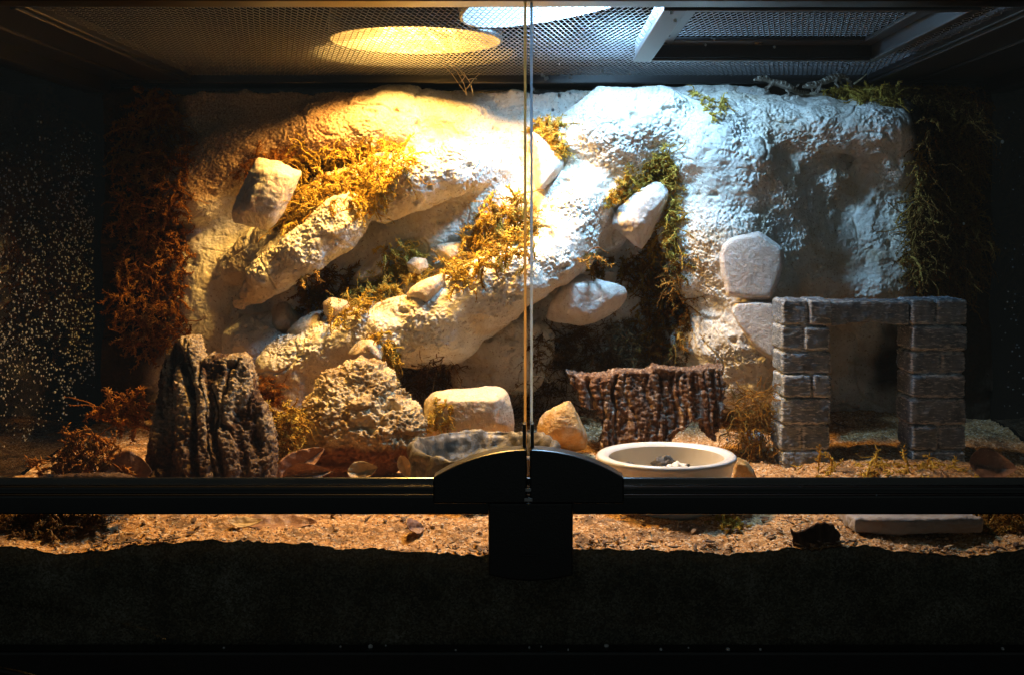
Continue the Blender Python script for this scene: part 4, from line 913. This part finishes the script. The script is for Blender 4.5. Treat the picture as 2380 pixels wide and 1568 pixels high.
# ------------------------------------------------------------------ the tank
def tank():
    root = thing('glass_terrarium', ((XL + XR) / 2, YB / 2, 0), 'wide glass terrarium with black plastic frame and double front doors', 'terrarium')
    T = .004
    def quad(nm, V, mat): return obj(nm, V, [[0, 1, 2, 3]], M[mat], root, False)
    def slab(nm, x0, x1, y0, y1, z0, z1, mat, b=.0):
        m = MB(); m.box(x0, x1, y0, y1, z0, z1, b); return m.build(nm, M[mat], root)
    quad('side_pane', [(XL - .001, -.004, .02), (XL - .001, YB, .02), (XL - .001, YB, .47), (XL - .001, -.004, .47)], 'glass')
    quad('side_pane', [(XR + .001, -.004, .02), (XR + .001, -.004, .47), (XR + .001, YB, .47), (XR + .001, YB, .02)], 'glass')
    quad('back_pane', [(XL - .001, YB + .001, .02), (XR + .001, YB + .001, .02), (XR + .001, YB + .001, .47), (XL - .001, YB + .001, .47)], 'glass')
    quad('front_window', [(XL - .001, 0, .02), (XR + .001, 0, .02), (XR + .001, 0, .1305), (XL - .001, 0, .1305)], 'door_glass')
    for x0, x1 in ((XL - .0008, XL + .007), (XR - .007, XR + .0008)):
        m = MB(); m.box(x0, x1, YB - .006, YB + .0008, .03, .46, .001); m.build('corner_seal', M['black_plastic'], root)
    m = MB(); m.box(XL - .012, XR + .012, -.012, .003, 0, .0455, .002); m.box(XL - .012, XR + .012, YB + .003, YB + .014, 0, .0455, .002)
    m.box(XL - .012, XL - .0015, .0035, YB + .002, 0, .0455, .002); m.box(XR + .0015, XR + .012, .0035, YB + .002, 0, .0455, .002); m.box(XL, XR, .004, YB, .004, .018, 0); m.build('bottom_frame', M['base'], root)
    # bar under the doors, with its rails
    zb, zt = PZ(1195, -.012), PZ(1109, -.001)
    pr = [(-.012, zb), (.003, zb), (.003, zt - .004), (.0015, zt), (-.0015, zt), (-.0015, PZ(1126, -.0015)), (-.0062, PZ(1129, -.0062)), (-.0070, PZ(1132, -.0070)), (-.0070, PZ(1145, -.0070)), (-.0112, PZ(1148, -.0112)), (-.012, PZ(1152, -.012))]
    m = MB(); m.prism(pr, XL - .012, XR + .012, 'x', .0010); m.build('door_sill', M['gloss_black'], root)
    # top rim
    m = MB(); m.box(XL - .012, XR + .012, -.012, .010, PZ(11, -.0), .50, .001); m.box(XL - .012, XR + .012, YB - .030, YB + .012, .4605, .478, .001)
    for s, xe, xi in ((-1, XL - .012, XL + .012), (1, XR - .012, XR + .012)): m.box(min(xe, xi), max(xe, xi), .0105, YB - .0305, .4505, .478, .001)
    m.build('top_frame', M['black_plastic'], root)
    # doors
    zs, ze = PZ(1128, -.004), .462; xm = PX(1228, -.004)
    for s, xa, xb, em in ((-1, XL, xm - .0012, 'edge_amber'), (1, xm + .0012, XR, 'edge_blue')):
        dr = obj('door', [(xa, -.004, zs), (xb, -.004, zs), (xb, -.004, ze), (xa, -.004, ze)], [[0, 1, 2, 3]], M['door_glass'], root, False)
        e0, e1 = (xb - .0017, xb) if s < 0 else (xa, xa + .0017)
        mm = MB(); mm.box(e0, e1, -.0064, -.0016, zs + .02, ze, .0004); mm.build('polished_edge', M[em], dr)
        pts = []; a0, a1 = (PX(1007, -.022), xm - .0009) if s < 0 else (xm + .0009, PX(1450, -.022))
        full0, full1, zb2, zs2, zc = PX(1007, -.022), PX(1450, -.022), PZ(1168, -.022), PZ(1108, -.022), PZ(1043, -.022)
        for i in range(25):
            x = a0 + (a1 - a0) * i / 24; u = (x - xm) / ((full1 - full0) / 2); pts.append((x, zs2 + (zc - zs2) * max(0, 1 - abs(u) ** 2.1)))
        pts = [(a0, zb2)] + pts + [(a1, zb2)]
        mm = MB(); mm.prism(pts, -.024, -.0135, 'y', .0012)
        # the deeper shelf of the handle, running back to the glass
        pts2 = [(a, b - .0005) for a, b in pts]; pts2[0] = (a0, zs2 - .004); pts2[-1] = (a1, zs2 - .004)
        mm.prism(pts2, -.0135, -.0062, 'y', 0)
        q0, q1 = (xm - .0036, xm - .0014) if s < 0 else (xm + .0014, xm + .0036)
        mm.box(q0, q1, -.016, -.0065, PZ(1045, -.016), PZ(985, -.016), .0004)
        mm.build('handle', M['black_plastic'], dr)
    # latch plate below
    x0, x1 = PX(1135, -.024), PX(1332, -.024); zt, zl = PZ(1168, -.024) - .0004, PZ(1338, -.024)
    pts = [(x0, zt), (x1, zt)] + [(x1 - (x1 - x0) * i / 24, zl - .0035 * math.sin(math.pi * i / 24)) for i in range(25)]
    m = MB(); m.prism(pts, -.023, -.0125, 'y', .0012); m.box(PX(1210, -.024), PX(1252, -.024), -.0242, -.0228, PZ(1292, -.024), PZ(1288, -.024), .0004); m.build('latch_plate', M['black_plastic'], root)
    for py, w in ((1137, .0018), (1160, .0026)):
        m = MB(); z = PZ(py, -.0245); m.box(xm - w, xm + w, -.0252, -.0238, z - .0011, z + .0011, .0004); m.build('lock_pin', M['hatch_metal'], root)
M['base'] = M['lid_plastic']
tank()

# ------------------------------------------------------------------ screen lid
def strands(m, x0, x1, y0, y1, z, px=.0045, py=.0098, w=.00052, t=.00030):
    rows = int((y1 - y0) / py); n = int((x1 - x0) / (px / 2)); xs = np.linspace(x0, x1, n + 1)
    tri = np.abs(((np.arange(n + 1)) % 2) * 2 - 1.0) * (((np.arange(n + 1)) % 2) * 2 - 1)
    for r in range(rows):
        yc = y0 + (r + .5) * (y1 - y0) / rows; s = 1 if r % 2 else -1
        ys = yc + s * tri * py * .36
        sec = np.array([(-w * 2.2, 0), (0, t), (w * 2.2, 0), (0, -t)])
        V = np.stack([np.repeat(xs[:, None], 4, 1), ys[:, None] + sec[None, :, 0], z + np.repeat(sec[None, :, 1], n + 1, 0)], -1).reshape(-1, 3)
        i = np.arange(n)[:, None] * 4; j = np.arange(4)[None]; j2 = (j + 1) % 4
        m.add(V, np.stack([i + j, i + j2, i + 4 + j2, i + 4 + j], -1).reshape(-1, 4))
MXL, MXR, MY0, MY1, MZ = -.337, .335, .014, .405, .468
HX0, HX1, HY0, HY1, HZ0, HZ1 = .089, .30, .018, .257, .460, .478
def lid():
    root = thing('screen_lid', ((MXL + MXR) / 2, (MY0 + MY1) / 2, .46), 'black screen lid of expanded metal mesh over the terrarium', 'lid')
    m = MB()
    xo0, xo1 = XL + .0125, XR - .0125
    for a in ((xo0, MXL, MXL - .006, MXL - .0015, MXL - .050, MXL - .047), (MXR, xo1, MXR + .0015, MXR + .006, MXR + .047, MXR + .050)):
        m = MB(); m.box(a[0], a[1], .011, MY1, .4630, .474, .001); m.box(a[2], a[3], .0115, MY1, .4595, .4628, .0008); m.box(a[4], a[5], .0115, MY1, .4600, .4628, .0006)
        m.build('lid_frame', M['lid_plastic'], root)
    m = MB(); strands(m, MXL - .002, HX0 + .004, MY0, MY1, MZ); strands(m, HX1 - .004, MXR + .002, MY0, MY1, MZ); strands(m, HX0 + .0045, HX1 - .0045, HY1 - .004, MY1, MZ)
    m.build('screen_mesh', M['mesh_metal'], root)
    # hatch: deep frame with its own mesh
    m = MB(); L, W = .012, .034
    def ring(z0, z1, a, bl):        # a = inset width, bl = left bar width
        m.box(HX0, HX0 + bl, HY0, HY1, z0, z1, .0012); m.box(HX1 - a, HX1, HY0, HY1, z0, z1, .0012)
        m.box(HX0 + bl - .001, HX1 - a + .001, HY0 + .0004, HY0 + a, z0 + .0002, z1 - .0002, .0010); m.box(HX0 + bl - .001, HX1 - a + .001, HY1 - a, HY1 - .0004, z0 + .0002, z1 - .0002, .0010)
    ring(HZ0, HZ0 + .003, .007, .016); 
    m.box(HX0 + .002, HX0 + .006, HY0 + .001, HY1 - .001, HZ0 + .0032, HZ1, .0006); m.box(HX1 - .005, HX1 - .002, HY0 + .001, HY1 - .001, HZ0 + .0032, HZ1, .0006)
    m.box(HX0 + .0062, HX1 - .0052, HY1 - .006, HY1 - .003, HZ0 + .0032, HZ1, .0006); m.box(HX0 + .0062, HX1 - .0052, HY0 + .003, HY0 + .006, HZ0 + .0032, HZ1, .0006)
    h = m.build('hatch_frame', M['hatch_plastic'], root)
    m = MB(); x0, x1, y0, y1, z0, z1 = HX0 + .0063, HX1 - .0053, HY0 + .0063, HY1 - .0063, HZ1 - .0045, HZ1 - .001
    m.box(x0, x0 + .026, y0, y1, z0, z1, .001); m.box(x1 - .012, x1, y0, y1, z0, z1, .001); m.box(x0 + .0262, x1 - .0122, y0, y0 + .012, z0, z1, .001); m.box(x0 + .0262, x1 - .0122, y1 - .022, y1, z0, z1, .001)
    hp = m.build('hatch_panel', M['hatch_plastic'], root)
    m = MB(); strands(m, x0 + .024, x1 - .010, y0 + .010, y1 - .018, HZ1 + .0002); m.build('hatch_mesh', M['mesh_metal'], root)
    for px, py in ((x0 + .016, y1 - .05), (x0 + .018, y1 - .012), (x0 + .10, y1 - .010)):
        m = MB(); V, Q = lathe([(.0002, -.0012), (.0035, -.0012), (.0042, 0)], 24); m.add(V + [px, py, z0], Q); m.build('screw_cap', M['lid_plastic'], root)
lid()

# ------------------------------------------------------------------ lamps standing on the lid
def lamp(label, cx, cy, zr, r, hgt, mat, bulb, br, tilt=0.0):
    root = thing('dome_lamp', (cx, cy, zr), label, 'lamp', 'dome lamps on the screen lid'); c = np.array([cx, cy, zr]); bulb = np.array(bulb); br = np.array(br)
    ca, sa = math.cos(R(tilt)), math.sin(R(tilt)); pv = np.array([cx - r, cy, zr])
    def T(V):
        W = np.asarray(V, float) - pv; return pv + np.stack([W[:, 0] * ca - W[:, 2] * sa, W[:, 1], W[:, 0] * sa + W[:, 2] * ca], -1)
    k = 20; pr = [(r * math.cos(i / k * 1.45) ** .8, hgt * math.sin(i / k * 1.45)) for i in range(k + 1)]
    V, Q = lathe(pr, 72); obj('reflector', T(V + c), Q[:, ::-1], M['reflector_white' if tilt else 'reflector'], root)
    V, Q = lathe([(a + .0016, b + .0012 * (b > 0)) for a, b in pr] + [(.0005, pr[-1][1] + .0015)], 72); obj('shade', T(V + c), Q, M['shade_black'], root)
    V, Q = lathe([(r - .0002, .0), (r + .0018, 0), (r + .0022, .002), (r + .0016, .004)], 72); obj('rim', T(V + c), Q, M['shade_black'], root)
    U, F = ico(4); obj('bulb', T(bulb + U * br), F, M[mat], root)
    m = MB(); m.tube(T(np.array([(*bulb[:2], bulb[2] + br[2] * .9), (*((bulb[:2] + c[:2]) / 2), zr + hgt * .6), (cx, cy, zr + hgt + .03)])), [.011, .014, .015], 24)
    m.build('lamp_socket', M['shade_black'], root, True)
lamp('warm amber heat lamp in a black dome above the left of the door gap', -.100, .266, .4795, .074, .140, 'bulb_warm', (-.094, .266, .5380), (.028, .028, .008))
lamp('large cool white daylight lamp in a tilted black dome right of the door gap', .060, .160, .4795, .113, .12, 'bulb_cool', (.060, .243, .4920), (.024, .024, .0050), 14.0)

# ------------------------------------------------------------------ droplets, grains, specks, cable
def droplets():
    rg = np.random.default_rng(11); n = 3200; Y = rg.uniform(.03, .40, n * 3); z = rg.uniform(.135, .425, n * 3)
    w = smooth(.44, .35, z + .35 * (.40 - Y) * .3) * (.25 + .75 * smooth(.13, .22, z)) * (.35 + .65 * smooth(-.4, .3, perlin(np.stack([Y * 22, z * 22, z * 0], -1))))
    k = rg.random(n * 3) < w; Y, z = Y[k][:n], z[k][:n]; n = len(Y); r = rg.uniform(.00030, .00095, n) * rg.uniform(.7, 1.25, n)
    U, F = ico(2); V = np.stack([np.full(n, XL - .0004), Y, z], -1)[:, None] + U[None] * r[:, None, None] * [.75, 1, 1.15]
    FF = (F[None] + np.arange(n)[:, None, None] * len(U)).reshape(-1, 3)
    tag(obj('water_droplets', V.reshape(-1, 3), FF, M['droplet']), 'clear water droplets beaded over the left glass pane', 'droplets', kind='stuff')
    n = 260; Y = rg.uniform(.05, .40, n); z = rg.uniform(.14, .44, n); r = rg.uniform(.0003, .0008, n)
    V = np.stack([np.full(n, XR + .0004), Y, z], -1)[:, None] + U[None] * r[:, None, None] * [.75, 1, 1.1]; FF = (F[None] + np.arange(n)[:, None, None] * len(U)).reshape(-1, 3)
    tag(obj('mist_droplets', V.reshape(-1, 3), FF, M['droplet']), 'scattered tiny droplets on the right glass pane', 'droplets', kind='stuff')
    # dried water marks on the inside of the right door
    pts = [(1265, 178), (1268, 184), (1272, 182), (1322, 179), (1326, 181), (1268, 238), (1325, 218), (1300, 222), (1260, 175), (1300, 150), (1345, 170), (1400, 165), (1465, 170), (1640, 105), (1700, 175), (1660, 92), (1880, 40), (1570, 48), (1560, 30), (1340, 238), (1285, 256), (1240, 208), (1500, 200), (1550, 970), (1545, 955), (1690, 1020), (1650, 905), (1600, 1080), (1420, 1000), (2240, 520), (2330, 330), (1800, 110), (1250, 330)]
    V = np.stack([P(a, b, -.0025) for a, b in pts])[:, None] + U[None] * rg.uniform(.0005, .0012, len(pts))[:, None, None] * [1, .2, 1.2]; n = len(pts)
    tag(obj('glass_specks', V.reshape(-1, 3), (F[None] + np.arange(n)[:, None, None] * len(U)).reshape(-1, 3), M['speck']), 'whitish water spots dotting the inside of the right door', 'specks', kind='stuff')
droplets()
def grains():
    rg = np.random.default_rng(12); n = 9000; x = rg.uniform(XL + .01, XR - .01, n); y = rg.uniform(0, 1, n) ** 1.7 * .36 + .006; r = rg.uniform(.0003, .0009, n) * np.where(rg.random(n) < .06, 2.0, 1)
    U, F = ico(1); p = np.stack([x, y, sand_z(x, y)], -1); q = np.stack([x, y, x * 0], -1)
    p[:, 2] += (.0030 * fbm(q, 28, 3) + .0016 * fbm(q, 110, 3, off=3)) * (.35 + .65 * smooth(.003, .02, y)) + .3 * r
    sc = rg.uniform(.7, 1.3, (n, 1, 3)); V = p[:, None] + U[None] * r[:, None, None] * sc * [1, 1, .8]
    V[..., 1] = np.maximum(V[..., 1], .0015)
    # stray grains fallen on the bottom frame ledge outside the glass
    tag(obj('sand_grains', V.reshape(-1, 3), (F[None] + np.arange(n)[:, None, None] * len(U)).reshape(-1, 3), M['grain'], smooth_shade=False), 'coarse loose grains strewn over the orange sand', 'grains', kind='stuff')
    n = 1300; x = rg.uniform(XL + .01, XR - .01, n); y = rg.uniform(0, 1, n) ** 2.2 * .30 + .004; U2, F2 = ico(1)
    k = perlin(np.stack([x * 16, y * 16, y * 0], -1)) > -.05; x, y = x[k], y[k]; n = len(x); p = np.stack([x, y, sand_z(x, y) + .0022], -1)
    th = rg.uniform(0, 6.28, n); L = rg.uniform(.001, .0042, n); w_ = U2[None] * np.stack([L, L * rg.uniform(.2, .6, n), L * .22], -1)[:, None]
    w_ = np.stack([w_[..., 0] * np.cos(th)[:, None] - w_[..., 1] * np.sin(th)[:, None], w_[..., 0] * np.sin(th)[:, None] + w_[..., 1] * np.cos(th)[:, None], w_[..., 2] + .25 * w_[..., 0] * rg.normal(size=(n, 1))], -1)
    V = p[:, None] + w_; V[..., 1] = np.maximum(V[..., 1], .0015)
    tag(obj('bark_crumbs', V.reshape(-1, 3), (F2[None] + np.arange(n)[:, None, None] * len(U2)).reshape(-1, 3), M['crumb'], smooth_shade=False), 'dark crumbs of bark and leaf litter scattered over the sand', 'litter', kind='stuff')
    n = 14; px = [895, 860, 790, 1060, 1258, 1230, 1410, 1535, 1600, 1690, 2328, 520, 1320, 1765]
    V = np.stack([[PX(a, -.006), -.006 + rg.uniform(-.004, .004), .0460] for a in px])[:, None] + U[None] * (rg.uniform(.0007, .0017, n)[:, None, None] * rg.uniform(.7, 1.3, (n, 1, 3)))
    tag(obj('spilled_grit', V.reshape(-1, 3), (F[None] + np.arange(n)[:, None, None] * len(U)).reshape(-1, 3), M['speck'], smooth_shade=False), 'pale grit specks spilled along the bottom frame in front of the glass', 'grit', kind='stuff')
grains()
def table():
    m = MB(); m.box(-1.0, 1.0, -.70, .75, -.03, -.0005, .002); tag(m.build('table', M['shade_black']), 'dark table top the terrarium stands on', 'table')
    m = MB(); q = np.array([(-.52, -.03, .05), (-.42, -.05, .060), (-.345, -.055, .055), (-.305, -.055, .047), (-.27, -.055, .037), (-.235, -.056, .020), (-.20, -.060, .006), (-.12, -.08, .004)])
    t = np.linspace(0, 1, len(q)); tt = np.linspace(0, 1, 50); m.tube(np.stack([np.interp(tt, t, q[:, i]) for i in range(3)], 1), .0022, 10)
    tag(m.build('cable', M['hatch_plastic'], sm=True), 'grey cable draped past the lower left front corner', 'cable')
table()

# ------------------------------------------------------------------ camera, world, render
cam = bpy.data.cameras.new('camera'); co = bpy.data.objects.new('camera', cam); C.objects.link(co)
co.location = (0, CAMY, CAMZ); co.rotation_euler = (R(90), 0, 0)
cam.sensor_width = 36; cam.lens = 36 * FP / 2380; cam.shift_x = (1190 - CX) / 2380; cam.shift_y = -(784 - CY) / 2380
cam.clip_start = .01; cam.clip_end = 20
sc = bpy.context.scene; sc.camera = co
w = bpy.data.worlds.new('World'); sc.world = w; w.use_nodes = True
nt = w.node_tree; bg = nt.nodes['Background']; tc = nt.nodes.new('ShaderNodeTexCoord'); sx = nt.nodes.new('ShaderNodeSeparateXYZ'); mr = nt.nodes.new('ShaderNodeMapRange')
nt.links.new(tc.outputs['Generated'], sx.inputs[0]); nt.links.new(sx.outputs[1], mr.inputs[0]); mr.interpolation_type = 'SMOOTHSTEP'; mr.inputs[1].default_value = -.25; mr.inputs[2].default_value = -1; mr.inputs[3].default_value = .003; mr.inputs[4].default_value = .13
bg.inputs[0].default_value = (.52, .62, .60, 1); nt.links.new(mr.outputs[0], bg.inputs[1])  # dim fill from behind the camera, added to lift the soil and bottom frame
vs = sc.view_settings; sc.display_settings.display_device = 'sRGB'; vs.view_transform = 'Standard'; vs.look = 'None'; vs.exposure = 0; vs.gamma = 1
sc.render.engine = 'CYCLES'; cy = sc.cycles
cy.use_denoising = True; cy.max_bounces = 8; cy.diffuse_bounces = 4; cy.glossy_bounces = 4; cy.transmission_bounces = 6; cy.transparent_max_bounces = 16
cy.caustics_reflective = False; cy.caustics_refractive = False; cy.sample_clamp_indirect = 6; cy.use_light_tree = True
